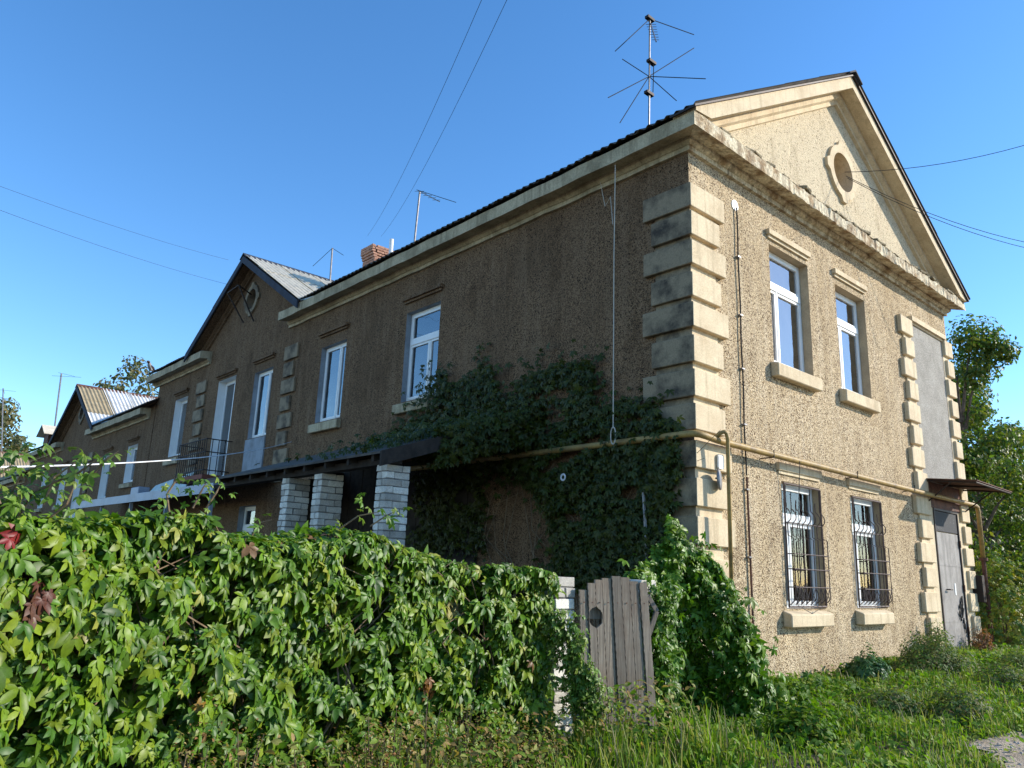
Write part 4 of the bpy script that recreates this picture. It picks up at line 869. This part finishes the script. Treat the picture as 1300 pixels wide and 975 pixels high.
# trailing end of the hedge over the gate post
n = 900; f = rng.uniform(0, 1, n) ** .75; bx = np.array([at(705 + 42 * a + b, 775 + 130 * a, 6.9) for a, b in zip(f, rng.normal(2, 12, n))])
scatter(bx + rng.normal(0, .03, (n, 3)), np.tile([.3, -.8, .4], (n, 1)) + rot_rand(n, .4), np.tile([0, 0, -1.], (n, 1)) + rot_rand(n, .4), rng.uniform(.06, .11, n), tints(n, YG), hedge, nparts=0, stuffname='trailing_leaves')

# ------------------------------------------------------------------ gate, gate posts
gpst = pillar(None, 'gate_post', -3.02, -.55, -1.6, -.015, .25, .25); tag(gpst, 'white brick gate post left of the wooden gate', 'gate post')
gp2 = pillar(None, 'gate_post', -1.95, -.66, -1.6, -.02, .25, .25); tag(gp2, 'white brick gate post right of the gate, nearly hidden by creeper', 'gate post')
gate = empty('wooden_gate', (-2.5, -.8, -1.45), 'leaning gate of weathered grey vertical planks with a round hole', 'gate')
G0 = Vector(at(733, 745, 7.25)); G1 = Vector(at(819, 745, 7.55)); gu = (G1 - G0); gu.z = 0; gw = gu.length; gu.normalize(); gn = Vector((gu.y, -gu.x, 0))
pl = [0, .085, .165, .245, .345, .445, .545, .645, gw]
tops_ = [-.12, -.07, -.05, -.01, .0, -.02, -.03, -.05]; bots = [-1.0, -1.1, -1.36, -1.38, -1.40, -1.42, -1.45, -1.47]
for i in range(8):
    a0, a1 = pl[i] + .004, pl[i + 1] - .004; n_ = 60; vs = []; tl = .055 + .004 * i
    for dd in (0, .022):
        for j in range(n_ + 1):
            z = bots[i] + (tops_[i] - bots[i]) * j / n_; sh = (-.02 - z) * tl; l, r = a0 + sh, a1 + sh
            if i <= 2:   # bite of the round hole at about u=.14, z=-.37
                hz_ = abs(z + .37); 
                if hz_ < .085:
                    c = math.sqrt(.085 ** 2 - hz_ ** 2); hl, hr = .155 - c + sh, .155 + c + sh
                    if i == 0 and hl < r: r = max(l + .01, min(r, hl))
                    if i == 1: r = max(l + .012, min(r, hl)) if hl > l else l + .003
                    if i == 2: l = min(r - .01, max(l, hr))
            w_ = .003 * math.sin(j * 2.1 + i * 3); ztop = z + (.012 * ((i * 37) % 3 - 1) if j == n_ else 0)
            for uu in (l + w_, r + w_ * .6): p = G0 + gu * uu + gn * (dd + .006 * ((i * 5) % 3)); vs.append((p.x, p.y, ztop if True else z))
    k = 2 * (n_ + 1); fs = []
    for j in range(n_):
        q = 2 * j; fs += [(q, q + 1, q + 3, q + 2), (k + q, k + q + 2, k + q + 3, k + q + 1), (q, q + 2, k + q + 2, k + q), (q + 1, k + q + 1, k + q + 3, q + 3)]
    fs += [(0, k, k + 1, 1), (k - 2, k - 1, 2 * k - 1, 2 * k - 2)]
    mm = MB(); mm.add(vs, fs); obj('plank', mm, 'wood', gate)
for i in range(8):
    for z in (-.24, -1.06):
        p = G0 + gu * ((pl[i] + pl[i + 1]) / 2 + (-z) * .06) + gn * .03; mm = MB(); mm.tube([(p.x, p.y, z), (p.x + gn.x * .006, p.y + gn.y * .006, z)], .006, 6); obj('nail', mm, 'rust', gate)
for z in (-.28, -1.1):
    mm = MB(); a, b = G0 + gu * (.1 + (-z) * .06) - gn * .03, G0 + gu * (gw + (-z) * .06) - gn * .03
    mm.hexa([a + Vector((0, 0, z)), b + Vector((0, 0, z)), b - gn * .04 + Vector((0, 0, z)), a - gn * .04 + Vector((0, 0, z)), a + Vector((0, 0, z + .09)), b + Vector((0, 0, z + .09)), b - gn * .04 + Vector((0, 0, z + .09)), a - gn * .04 + Vector((0, 0, z + .09))])
    for q in range(len(mm.v)): pass
    obj('rail', mm, 'wood', gate)
a = Vector(at(822, 757, 7.6)); b = Vector(at(833, 776, 7.6)); c_ = Vector(at(823, 806, 7.6))
mm = MB(); th = gn * .02
for p, q in ((a, b), (b, c_)):
    dd = (q - p).normalized(); sd_ = dd.cross(gn).normalized() * .022; mm.hexa([p - sd_, q - sd_, q - sd_ + th, p - sd_ + th, p + sd_, q + sd_, q + sd_ + th, p + sd_ + th])
obj('broken_strut', mm, 'wood', gate)

# ------------------------------------------------------------------ creeper mound at the corner
mound = empty('creeper_bush', (-.9, -.5, -1.38), 'creeper bush heaped against the house corner right of the gate', 'bush')
ctrl = [(788, 8.2, 752), (800, 8.3, 730), (815, 8.4, 718), (830, 8.8, 708), (842, 9.2, 684), (852, 9.35, 652), (862, 9.35, 666), (872, 9.3, 690), (890, 9.2, 700), (905, 9.2, 716), (922, 9.1, 742), (933, 9.1, 768), (944, 9.0, 792), (950, 8.9, 836), (957, 8.85, 866), (975, 8.8, 888), (990, 8.9, 897)]
cp = np.array([[c[0], c[1], at(*[c[0], c[2], c[1]])[2]] for c in ctrl])
n = 7500; px = rng.uniform(790, 985, n); d = np.interp(px, cp[:, 0], cp[:, 1]); top = np.interp(px, cp[:, 0], cp[:, 2]); base = np.array([at(a, 700, b)[:2] for a, b in zip(px, d)])
g0 = gz(base[:, 0], base[:, 1]); h = rng.uniform(0, 1, n) ** .8; toC = -FW   # towards the viewer side
fwd = .8 * (1 - h ** 2.4) ** .7 * np.clip((top - g0) / 1.2, .15, 1) * rng.uniform(.45, 1, n) ** .4 + .22 * nz(np.stack([px / 30, h * 5, px / 50], 1), 1.6) + .08 * nz(np.stack([px / 12, h * 9, px / 20], 1), 1.7)
P = np.stack([base[:, 0] + toC[0] * fwd, base[:, 1] + toC[1] * fwd, g0 + (top - g0) * h - .02], 1)
relp = (P - CAMP) @ M.T; pxx = 650 + FPX * relp[:, 0] / relp[:, 2]; keep = (pxx > 829 - 36 * (h > .66)) & ((nz(P, 6, 1) > -.38) | (rng.random(n) < .35))
P = P[keep]; n = len(P); Nr = np.tile([.30 - FW[0] * .5, -FW[1] * .8 - .2, .55], (n, 1)) + rot_rand(n, .42); Tp = np.tile([0, -.25, -1.], (n, 1)) + rot_rand(n, .45)
P += rng.normal(0, 1, (n, 3)) * np.where(rng.random(n) < .12, .10, .02)[:, None]; sz = np.clip(rng.lognormal(-1.95, .3, n), .07, .24); scatter(P, Nr, Tp, sz, tints(n, GREENS[[0, 1, 3, 4]], var=.3), mound)
nn = 420; f = rng.uniform(0, 1, nn); bx = np.array([at(836 + 6 * math.sin(a * 9) + b, 738 + 190 * a, 7.75) for a, b in zip(f, rng.normal(0, 9, nn))])
scatter(bx + rng.normal(0, .05, (nn, 3)), np.tile([.3, -.8, .4], (nn, 1)) + rot_rand(nn, .4), np.tile([0, 0, -1.], (nn, 1)) + rot_rand(nn, .4), rng.uniform(.09, .16, nn), tints(nn, GREENS[[0, 1, 2, 4]]), mound, nparts=0, stuffname='post_leaves')
m = MB()
for k in range(40):
    i = random.randrange(n); q = P[i]; m.tube([(q[0] + .1, q[1] + .15, gz(q[0], q[1])), (q[0] + random.uniform(-.1, .1), q[1] + .12, (q[2] + gz(q[0], q[1])) / 2), tuple(q)], [.01, .007, .003], 5)
obj('stems', m, 'twig', mound, kind='stuff', fix=False)

# ------------------------------------------------------------------ dark creeper on the shaded wall
IVY_SHADE = np.array([(.04, .055, .006), (.05, .062, .008), (.04, .048, .006)])  # creeper greens darkened so the leaf colour carries the shade of the wall
wc = empty('wall_creeper', (-.1, 1.2, -1.35), 'dark creeper climbing the shaded wall between the porch and the corner', 'creeper')
def inpoly(px, py, poly):
    c = np.zeros(len(px), bool); j = len(poly) - 1
    for i in range(len(poly)):
        xi, yi = poly[i]; xj, yj = poly[j]; c ^= ((yi > py) != (yj > py)) & (px < (xj - xi) * (py - yi) / (yj - yi + 1e-9) + xi); j = i
    return c
PO = [[(505, 560), (520, 522), (545, 482), (562, 468), (580, 474), (598, 480), (608, 462), (622, 456), (630, 500), (650, 512), (655, 482), (690, 470), (725, 462), (748, 455), (755, 480), (748, 515), (775, 515), (792, 503), (830, 512), (858, 540), (855, 600), (850, 660), (846, 745), (700, 745), (702, 690), (690, 640), (655, 600), (600, 600), (560, 575)],
      [(528, 560), (600, 560), (612, 600), (606, 700), (528, 700)]]
n = 60000; px = rng.uniform(500, 862, n); py = rng.uniform(450, 750, n); kp = inpoly(px, py, PO[0]) | inpoly(px, py, PO[1])
hole = inpoly(px, py, [(668, 500), (705, 492), (720, 530), (690, 560)]) | inpoly(px, py, [(790, 520), (815, 518), (815, 552), (790, 550)])
kp &= ~(hole & (rng.random(n) < .85)); px, py = px[kp], py[kp]; px, py = px[:11000], py[:11000]; n = len(px); j_ = np.where(rng.random(n) < .3, 14, 3); px = np.minimum(px + rng.normal(0, 1, n) * j_, 862); py = py + rng.normal(0, 1, n) * j_; q_ = np.sin(px / 17 + np.sin(py / 23) * 2) + np.sin(py / 13 + px / 31) > -1.6; px, py = px[q_], py[q_]; n = len(px)
off = np.abs(rng.normal(.05, .10, n)) + .03
P = np.array([onx(a, b, -o) for a, b, o in zip(px, py, off)]); e = rng.random(n) < .9
P[:, 2] += .0; Nr = np.tile([-.9, -.15, .35], (n, 1)) + rot_rand(n, .35); Tp = np.tile([-.2, 0, -1.], (n, 1)) + rot_rand(n, .4)
scatter(P, Nr, Tp, rng.uniform(.10, .19, n), tints(n, IVY_SHADE), wc)
n = 2600; yy = rng.uniform(2.9, 8.2, n); xx = rng.uniform(-2.85, -.1, n); lim = (xx + 2.85) / 2.75; kp = rng.random(n) < np.clip(1.1 - (yy - 3) / 2.6 + (lim - .5) * .9, .03, 1); xx, yy = xx[kp], yy[kp]; n = len(xx)
P = np.stack([xx, yy, ez + (wz - ez) * (xx + 2.78) / 2.78 + .06 + np.abs(rng.normal(0, .10, n))], 1); scatter(P, np.tile([-.5, -.2, .8], (n, 1)) + rot_rand(n, .4), np.tile([-.6, 0, -.6], (n, 1)) + rot_rand(n, .5), rng.uniform(.10, .18, n), tints(n, IVY_SHADE), wc, nparts=0, stuffname='roof_leaves')
n = 1500; xx = -rng.uniform(0, 1, n) ** 1.3 * 1.9; yy = 2.9 + rng.normal(0, .10, n); zz = ez + (wz - ez) * (xx + 2.78) / 2.78 + rng.uniform(-.38, .16, n)
scatter(np.stack([xx, yy, zz], 1), np.tile([-.5, -.7, .4], (n, 1)) + rot_rand(n, .4), np.tile([0, 0, -1.], (n, 1)) + rot_rand(n, .5), rng.uniform(.10, .18, n), tints(n, IVY_SHADE), wc, nparts=0, stuffname='edge_leaves')
m = MB()
for k in range(26):
    y0_ = random.uniform(.3, 3.6); pts = [(-.05, y0_ + random.uniform(-.2, .2) * i, -1.35 + i * random.uniform(.55, .72)) for i in range(6)]; m.tube(pts, [.014, .012, .01, .008, .006, .003], 5)
obj('stems', m, 'twig', wc, kind='stuff', fix=False)
for pp in ([(612, 462), (606, 446), (612, 436)], [(750, 460), (762, 448), (766, 436)], [(548, 484), (538, 474), (536, 462)], [(832, 512), (842, 500), (840, 488)], [(690, 470), (684, 456), (690, 446)], [(505, 560), (470, 566), (446, 576)], [(520, 525), (505, 532), (494, 546)], [(850, 600), (858, 618), (856, 640)]):
    q_ = [Vector(onx(a, b, -.06)) for a, b in pp]; m = MB(); m.tube(q_, [.006, .004, .002], 4); obj('shoot', m, 'twig', wc); nl = 12
    L = np.array([list(q_[0].lerp(q_[1], 2 * f) if f < .5 else q_[1].lerp(q_[2], 2 * f - 1)) for f in rng.uniform(0, 1, nl)]) + rng.normal(0, .05, (nl, 3)) * [.4, 1, 1]
    scatter(L, np.tile([-.9, -.15, .35], (nl, 1)) + rot_rand(nl, .35), np.tile([-.2, 0, -1.], (nl, 1)) + rot_rand(nl, .5), rng.uniform(.07, .13, nl), tints(nl, IVY_SHADE), wc, nparts=0, stuffname='shoot_leaves')

# ------------------------------------------------------------------ ground vegetation
def dens_ok(x, y, soft=.0):
    pth = (y < -2.98 + .03 * (x - 1) + .22 * np.sin(x * 2.1) + .12 * np.sin(x * 5.3)) & (x > -1.4)
    pave = (x > 9.8) & (y > -1.3) & (y < .9)
    house_ = (x > -.02) & (y > -.02); return ~(pth | pave | house_)
def grass(name, x0, x1, y0, y1, n, hmin, hmax, pal, label, lean=.35, extra=None, w=.006):
    x = rng.uniform(x0, x1, n); y = rng.uniform(y0, y1, n); k = dens_ok(x, y)
    cl = nz(np.stack([x, y, x * 0], 1), 2.2, 5); k &= (cl > rng.uniform(-.9, .35, n))
    if extra is not None: k &= extra(x, y)
    x, y = x[k], y[k]; n = len(x); z = gz(x, y); hgt = rng.uniform(hmin, hmax, n) * (1 + .4 * nz(np.stack([x, y, x * 0], 1), 1.1))
    a = rng.uniform(0, 6.28, n); l = rng.uniform(.1, 1, n) * lean * hgt; dx, dy = np.cos(a), np.sin(a); wx, wy = -dy * w, dx * w
    B = np.stack([x, y, z], 1); V = np.zeros((n, 7, 3)); 
    for i, (f, g) in enumerate(((0, 1), (.45, .85), (.8, .55))):
        c = B + np.stack([dx * l * f * f, dy * l * f * f, hgt * f * (1 - .15 * f)], 1); V[:, 2 * i] = c - np.stack([wx * g, wy * g, 0 * wx], 1); V[:, 2 * i + 1] = c + np.stack([wx * g, wy * g, 0 * wx], 1)
    V[:, 6] = B + np.stack([dx * l, dy * l, hgt * .82], 1)
    T = np.array([(0, 1, 3), (0, 3, 2), (2, 3, 5), (2, 5, 4), (4, 5, 6)]); T = (T[None] + (np.arange(n) * 7)[:, None, None]).reshape(-1, 3)
    me = np_mesh(name, V.reshape(-1, 3), T, np.repeat(tints(n, pal), 7, 0), 'grass'); o = bpy.data.objects.new(name, me); COL.objects.link(o); return tag(o, label, 'grass', None, 'stuff')
GP = np.array([(.13, .22, .015), (.18, .27, .02), (.10, .18, .012), (.24, .26, .06), (.32, .28, .14)])
grass('grass', -5.5, 10.5, -4.6, -.02, 70000, .06, .20, GP, 'rough green grass on the ground before the sunlit wall')
grass('grass_tufts', -5.5, 6.0, -4.2, -.4, 5000, .14, .34, GP, 'taller grass tufts around the gate and foreground', .5)
def hedge_strip(x, y, lo=.05, hi=1.1):
    hy = np.interp(x, HC[:, 0], HC[:, 1]); return (y < hy - lo) & (y > hy - hi)
grass('tall_grass', -8.2, -2.3, -3.4, -.4, 7000, .2, .5, GP, 'tall grass and dry stalks along the foot of the hedge', .4, lambda x, y: hedge_strip(x, y, .15, 1.2) & ~((x < -7.4)))
def cover(name, x0, x1, y0, y1, n, s0, s1, h, pal, label, gen=simple, nparts=0, extra=None, mat='leaf_dry', cat='plants', up=.8):
    x = rng.uniform(x0, x1, n); y = rng.uniform(y0, y1, n); k = dens_ok(x, y) | ((cat == 'leaves' or name == 'path_weeds') & (rng.random(n) < (.25 if cat == 'leaves' else np.clip(1 + (y + 3.0) / .35, 0, 1) * .6))); cl = nz(np.stack([x, y, x * 0], 1), 1.5, 9); k &= cl > rng.uniform(-.9, .5, n)
    if extra is not None: k &= extra(x, y)
    x, y = x[k], y[k]; n = len(x); hh = h * (.6 + .5 * nz(np.stack([x, y, x * 0], 1), 1.3, 4)); P = np.stack([x, y, gz(x, y) + rng.uniform(.1, 1, n) * np.clip(hh, .03, 9)], 1)
    root = empty(name, (float(x.mean()), float(y.mean()), -1.4), label, cat)
    scatter(P, np.tile([0, -.25, up], (n, 1)) + rot_rand(n, .4), rot_rand(n, 1) + np.array([0, -.3, -.2]), rng.uniform(s0, s1, n), tints(n, pal), root, mat, gen, nparts=nparts); return root
cover('ground_creeper', -2.0, 5.5, -2.3, -.05, 2600, .09, .16, .26, GREENS, 'low creeper leaves spreading over the ground below the sunlit wall', palmate, 250, lambda x, y: y > -.5 - .5 * np.clip(3.2 - x, 0, 3.4))
cover('broadleaf_weeds', -5.0, 9.6, -4.3, -.05, 24000, .04, .10, .22, np.array([(.11, .21, .012), (.16, .27, .02), (.08, .16, .012), (.22, .27, .03)]), 'small leaved weeds mixed in the grass before the wall')
cover('hedge_foot_weeds', -8.2, -2.2, -3.6, -.5, 16000, .03, .075, .62, np.array([(.10, .18, .015), (.16, .23, .03), (.24, .24, .07), (.30, .2, .08)]), 'fine weeds with brownish seed heads at the foot of the hedge', extra=lambda x, y: hedge_strip(x, y, .1, .95))
def bush(name, c, rx, ry, h, n, s, pal, label, gen=simple, twigs=30, mat='leaf_dry', cat='bush', group=None, npts=0):
    z0 = float(gz(c[0], c[1])); root = empty(name, (c[0], c[1], z0), label, cat, group)
    u = rng.normal(0, 1, (n, 3)); u /= np.linalg.norm(u, axis=1, keepdims=True); u[:, 2] = np.abs(u[:, 2]); r = rng.uniform(.35, 1, n) ** .5 * (1 + .28 * nz(u, 3.3, c[0]))
    P = np.array([c[0], c[1], z0]) + u * r[:, None] * [rx, ry, h]; scatter(P, u + np.array([0, 0, .5]) + rot_rand(n, .4), u * .5 + rot_rand(n, .7), rng.uniform(.7, 1.25, n) * s, tints(n, pal), root, mat, gen, nparts=npts)
    m = MB()
    for k in range(twigs):
        q = P[random.randrange(n)]; b = Vector((c[0] + random.uniform(-.15, .15) * rx, c[1] + random.uniform(-.15, .15) * ry, z0)); q = Vector(q.tolist()); m.tube([b, b.lerp(q, .5) + Vector((0, 0, .08 * h)), q], [.007, .005, .002], 4)
    obj('twigs', m, 'twig', root, kind='stuff', fix=False); return root
WP = np.array([(.07, .13, .03), (.1, .16, .04), (.13, .17, .05), (.18, .17, .07)])
bush('wiry_shrub', (4.9, -.85), .95, .5, .55, 5200, .045, WP, 'wiry twiggy dark green shrub below the door quoins', twigs=140)
bush('leafy_plant', (3.2, -.6), .42, .3, .42, 420, .13, np.array([(.05, .12, .035), (.07, .15, .05)]), 'broad leaved dark plant against the sunlit wall base', palmate, 20, 'leaf')
bush('wall_weed', (6.75, -.25), .35, .2, .62, 900, .05, WP, 'pale tall weed growing at the foot of the door quoins', twigs=40)
bush('weed_clump', (1.2, -1.7), .5, .4, .32, 1500, .05, WP, 'low weed clump in the grass left of the shrub', twigs=30)
bush('weed_clump', (.2, -.95), .55, .4, .35, 900, .08, GREENS, 'leafy weed clump right below the corner creeper', twigs=20)
bush('weed_clump', (6.9, -1.5), .7, .5, .3, 1500, .05, WP, 'grassy weed clump before the grey door', twigs=30)
bush('brown_dock', (8.9, -.3), .3, .2, .5, 700, .04, np.array([(.2, .08, .04), (.28, .12, .06)]), 'reddish brown dry plant right of the door', twigs=60)
LB = ['tallest seeding weed left of the hedge middle, tops reaching the low creeper leaves', 'seeding weed near the lower left corner, second from the left edge', 'tall seeding weed before the dark hollow right of the hedge middle', 'seeding weed before the right third of the hedge, third from the white gate post', 'seeding weed just left of the tall one in the left part of the hedge foot', 'seeding weed just right of the tall one in the left part of the hedge foot',
      'seeding weed before the hedge middle, left one of a close pair', 'tall seeding weed before the hedge middle, right one of a close pair', 'seeding weed between the hedge middle and its right third', 'low seeding weed second from the white gate post', 'low seeding weed nearest the left side of the white gate post', 'leftmost seeding weed at the lower left photo corner', 'low seeding weed left of the hedge middle, standing alone', 'lowest seeding weed directly before the white gate post']
for i, (px_, d_, h_) in enumerate(((270, 4.15, .72), (60, 3.0, .55), (505, 5.2, .7), (590, 5.8, .55), (235, 4.0, .6), (320, 4.3, .62), (440, 4.9, .6), (475, 5.0, .75), (545, 5.5, .62), (625, 6.1, .5), (660, 6.3, .45), (20, 2.9, .5), (385, 4.6, .5), (690, 6.5, .4))):
    q = at(px_, 900, d_); bush('seeding_weed', (float(q[0]), float(q[1])), .19, .17, h_, 800, .022, np.array([(.20, .23, .04), (.32, .24, .1), (.14, .2, .03), (.30, .15, .06)]), LB[i], twigs=34, cat='weed', group='seeding weeds along the hedge foot')
cover('fallen_leaves', -2.5, 4.5, -4.3, -2.2, 900, .03, .06, .02, np.array([(.30, .20, .08), (.24, .13, .06), (.33, .27, .10), (.12, .16, .03)]), 'dry fallen leaves and litter along the ragged path edge', cat='leaves', up=1.2)
cover('path_weeds', -1.5, 5.0, -3.35, -2.6, 3500, .03, .07, .10, np.array([(.12, .2, .02), (.2, .22, .05), (.16, .25, .03)]), 'small weeds creeping over the path edge at the lower right')
bush('tall_weed', (1.6, -2.3), .45, .35, .42, 1100, .05, WP, 'tall rough weed between the path and the sunlit wall', twigs=50, cat='weed')
bush('tall_weed', (-1.1, -1.9), .4, .3, .40, 1000, .06, GREENS, 'leafy weed right before the creeper bush foot', twigs=30, cat='weed')
bush('tall_weed', (4.2, -2.0), .6, .4, .36, 1300, .05, WP, 'rough weed before the wiry shrub', twigs=50, cat='weed')
# pebbles along the path edge
pb = MB()
for k in range(420):
    x = random.uniform(-1.2, 3.5); y = -2.98 + .03 * (x - 1) + .22 * math.sin(x * 2.1) + .12 * math.sin(x * 5.3) + random.uniform(-1.2, .12); r = random.uniform(.006, .022); z = float(gz(x, y)) + .012
    a = random.uniform(0, 3); ca, sa = math.cos(a) * r, math.sin(a) * r
    pb.add([(x + ca, y + sa, z), (x - sa, y + ca, z), (x - ca, y - sa, z), (x + sa, y - ca, z), (x, y, z + r * .7)], [(0, 1, 4), (1, 2, 4), (2, 3, 4), (3, 0, 4)])
tag(obj('pebbles', pb, 'concrete', fix=False), 'small pebbles scattered on the dusty path', 'pebbles', None, 'stuff')
# ------------------------------------------------------------------ trees
def tree(name, c, h, r, nleaf, s, pal, label, lob=7, trunk=.16, zlow=.25, seed=1, mat='treeleaf', group=None):
    rr = random.Random(seed); z0 = c[2]; root = empty(name, c, label, 'tree', group); m = MB(); C = []
    top = Vector((c[0] + rr.uniform(-.3, .3), c[1] + rr.uniform(-.3, .3), z0 + h * .82)); b = Vector(c)
    m.tube([b, b.lerp(top, .3), b.lerp(top, .6) + Vector((.1, .1, 0)), top], [trunk, trunk * .8, trunk * .5, trunk * .15], 8)
    for k in range(lob):
        f = zlow + (1 - zlow) * (k + .5) / lob; a = rr.uniform(0, 6.28); pr_ = r * (1.05 - .65 * abs(f - .45) * 1.6) * rr.uniform(.45, .8); o = b.lerp(top, f * .85)
        e = Vector((c[0] + math.cos(a) * pr_, c[1] + math.sin(a) * pr_, z0 + h * f * .98)); m.tube([o, o.lerp(e, .5) + Vector((0, 0, .1)), e], [trunk * .35, trunk * .2, trunk * .06], 6)
        C.append((np.array(e), r * rr.uniform(.32, .5)))
        for _ in range(3):
            q = np.array(e) + np.array([rr.uniform(-1, 1), rr.uniform(-1, 1), rr.uniform(-.7, 1)]) * r * .38; C.append((q, r * rr.uniform(.16, .3))); m.tube([e, tuple(q)], [trunk * .08, trunk * .03], 4)
    obj('trunk', m, 'bark', root)
    w = np.array([q[1] ** 2 for q in C]); ci = rng.choice(len(C), nleaf, p=w / w.sum()); cen = np.array([C[i][0] for i in ci]); rad = np.array([C[i][1] for i in ci])
    u = rng.normal(0, 1, (nleaf, 3)); u /= np.linalg.norm(u, axis=1, keepdims=True); P = cen + u * (rad * rng.uniform(.2, 1.15, nleaf) ** .6)[:, None] * [1, 1, .85]
    kp = nz(P, 3.2 / max(r, 1) * 1.6, seed) > -.45; P, u = P[kp], u[kp]; k = len(P)
    o = scatter(P, u + rot_rand(k, .5) + np.array([0, 0, .3]), u * .5 + np.array([0, 0, -.5]) + rot_rand(k, .5), rng.uniform(.7, 1.3, k) * s, tints(k, pal, var=.3), root, mat, simple, nparts=0, stuffname='crown'); return root
TG = np.array([(.07, .13, .02), (.1, .16, .025), (.05, .1, .02), (.14, .18, .03), (.2, .2, .03)])
def tree_px(px, pytop, d, **k):
    q = at(px, pytop, d); g = float(gz(q[0], q[1])); return (float(q[0]), float(q[1]), g), q[2] - g
for (px_, py_, d_, r_, nl_, s_, lab, sd_) in ((1213, 428, 21, 1.7, 16000, .115, 'tall leafy green tree directly behind the house right end', 3), (1243, 482, 24, 1.6, 13000, .12, 'second broader tree right of the house', 5), (1312, 640, 22, 1.7, 9000, .12, 'lower green tree at the right photo edge', 8), (1240, 575, 19, 1.7, 11000, .11, 'low leafy tree behind the door canopy', 11)):
    c, h = tree_px(px_, py_, d_); tree('deciduous_tree', c, h * 1.04, r_, nl_, s_, TG, lab, 9, seed=sd_)
BP = np.array([(.12, .13, .06), (.16, .15, .06), (.09, .11, .05), (.2, .16, .07)])
for (px_, py_, d_, r_, nl_, s_, lab, sd_) in ((178, 462, 62, 3.3, 3800, .34, 'thin birch like tree seen behind the eave of the first house', 4), (25, 528, 75, 4.4, 5200, .42, 'rounded yellowing tree at the far left above the roofs', 6), (-30, 545, 70, 4, 2000, .42, 'far tree cut by the left photo edge', 7)):
    c, h = tree_px(px_, py_, d_); tree('deciduous_tree', c, h * 1.04, r_, nl_, s_, BP, lab, 8, .2, .35, seed=sd_)
YB = np.array([(.16, .22, .03), (.22, .25, .04), (.1, .17, .03), (.3, .25, .04)])
def box_bush(name, px, pyt, d, rx, n, s, pal, label):
    q = at(px, pyt, d); g = float(gz(q[0], q[1])); return bush(name, (float(q[0]), float(q[1])), rx, rx, q[2] - g, n, s, pal, label, palmate, 30, 'leaf')
box_bush('yellow_bush', 1262, 695, 16.5, .75, 1800, .14, YB, 'bright yellow green creeper bush right of the door pipe')
box_bush('yellow_bush', 1290, 765, 18, .9, 1500, .14, YB, 'low yellow green bush at the right photo edge')
box_bush('green_bush', 1310, 700, 21, 1.6, 3000, .16, TG, 'dark green bush under the trees at the right edge')
box_bush('green_bush', 1240, 740, 19.5, 1.2, 2200, .16, TG, 'green bush directly behind the house right corner')
# ------------------------------------------------------------------ house beyond the trees on the right
rh = empty('far_right_house', (22, 8, -1.3), 'brown house with a grey metal roof partly seen past the trees at the right', 'house')
q = at(1284, 600, 30); x0, y0 = float(q[0]), float(q[1])
wv = MB(); wv.box(x0, x0 + 12, y0 - .5, y0 + 9, -1.3, float(at(1284, 603, 30)[2])); obj('wall', wv, 'reveal', rh)
zr = float(at(1284, 603, 30)[2]); m = MB(); m.hexa([(x0 - .5, y0 - 1.0, zr), (x0 + 12, y0 - 1.0, zr), (x0 + 12, y0 + 9, zr), (x0 - .5, y0 + 9, zr), (x0 - .5, y0 - 1.0, zr + .12), (x0 + 12, y0 - 1, zr + .12), (x0 + 12, y0 + 4.2, zr + 2.6), (x0 + 2, y0 + 4.2, zr + 2.6)]); obj('roof', m, 'bluepaint', rh)
for k in range(5): mm = MB(); mm.box(x0 + 1 + k * 2.2, x0 + 2.1 + k * 2.2, y0 - .53, y0 - .5, .2, 1.7); obj('window', mm, 'glass_sky', rh)
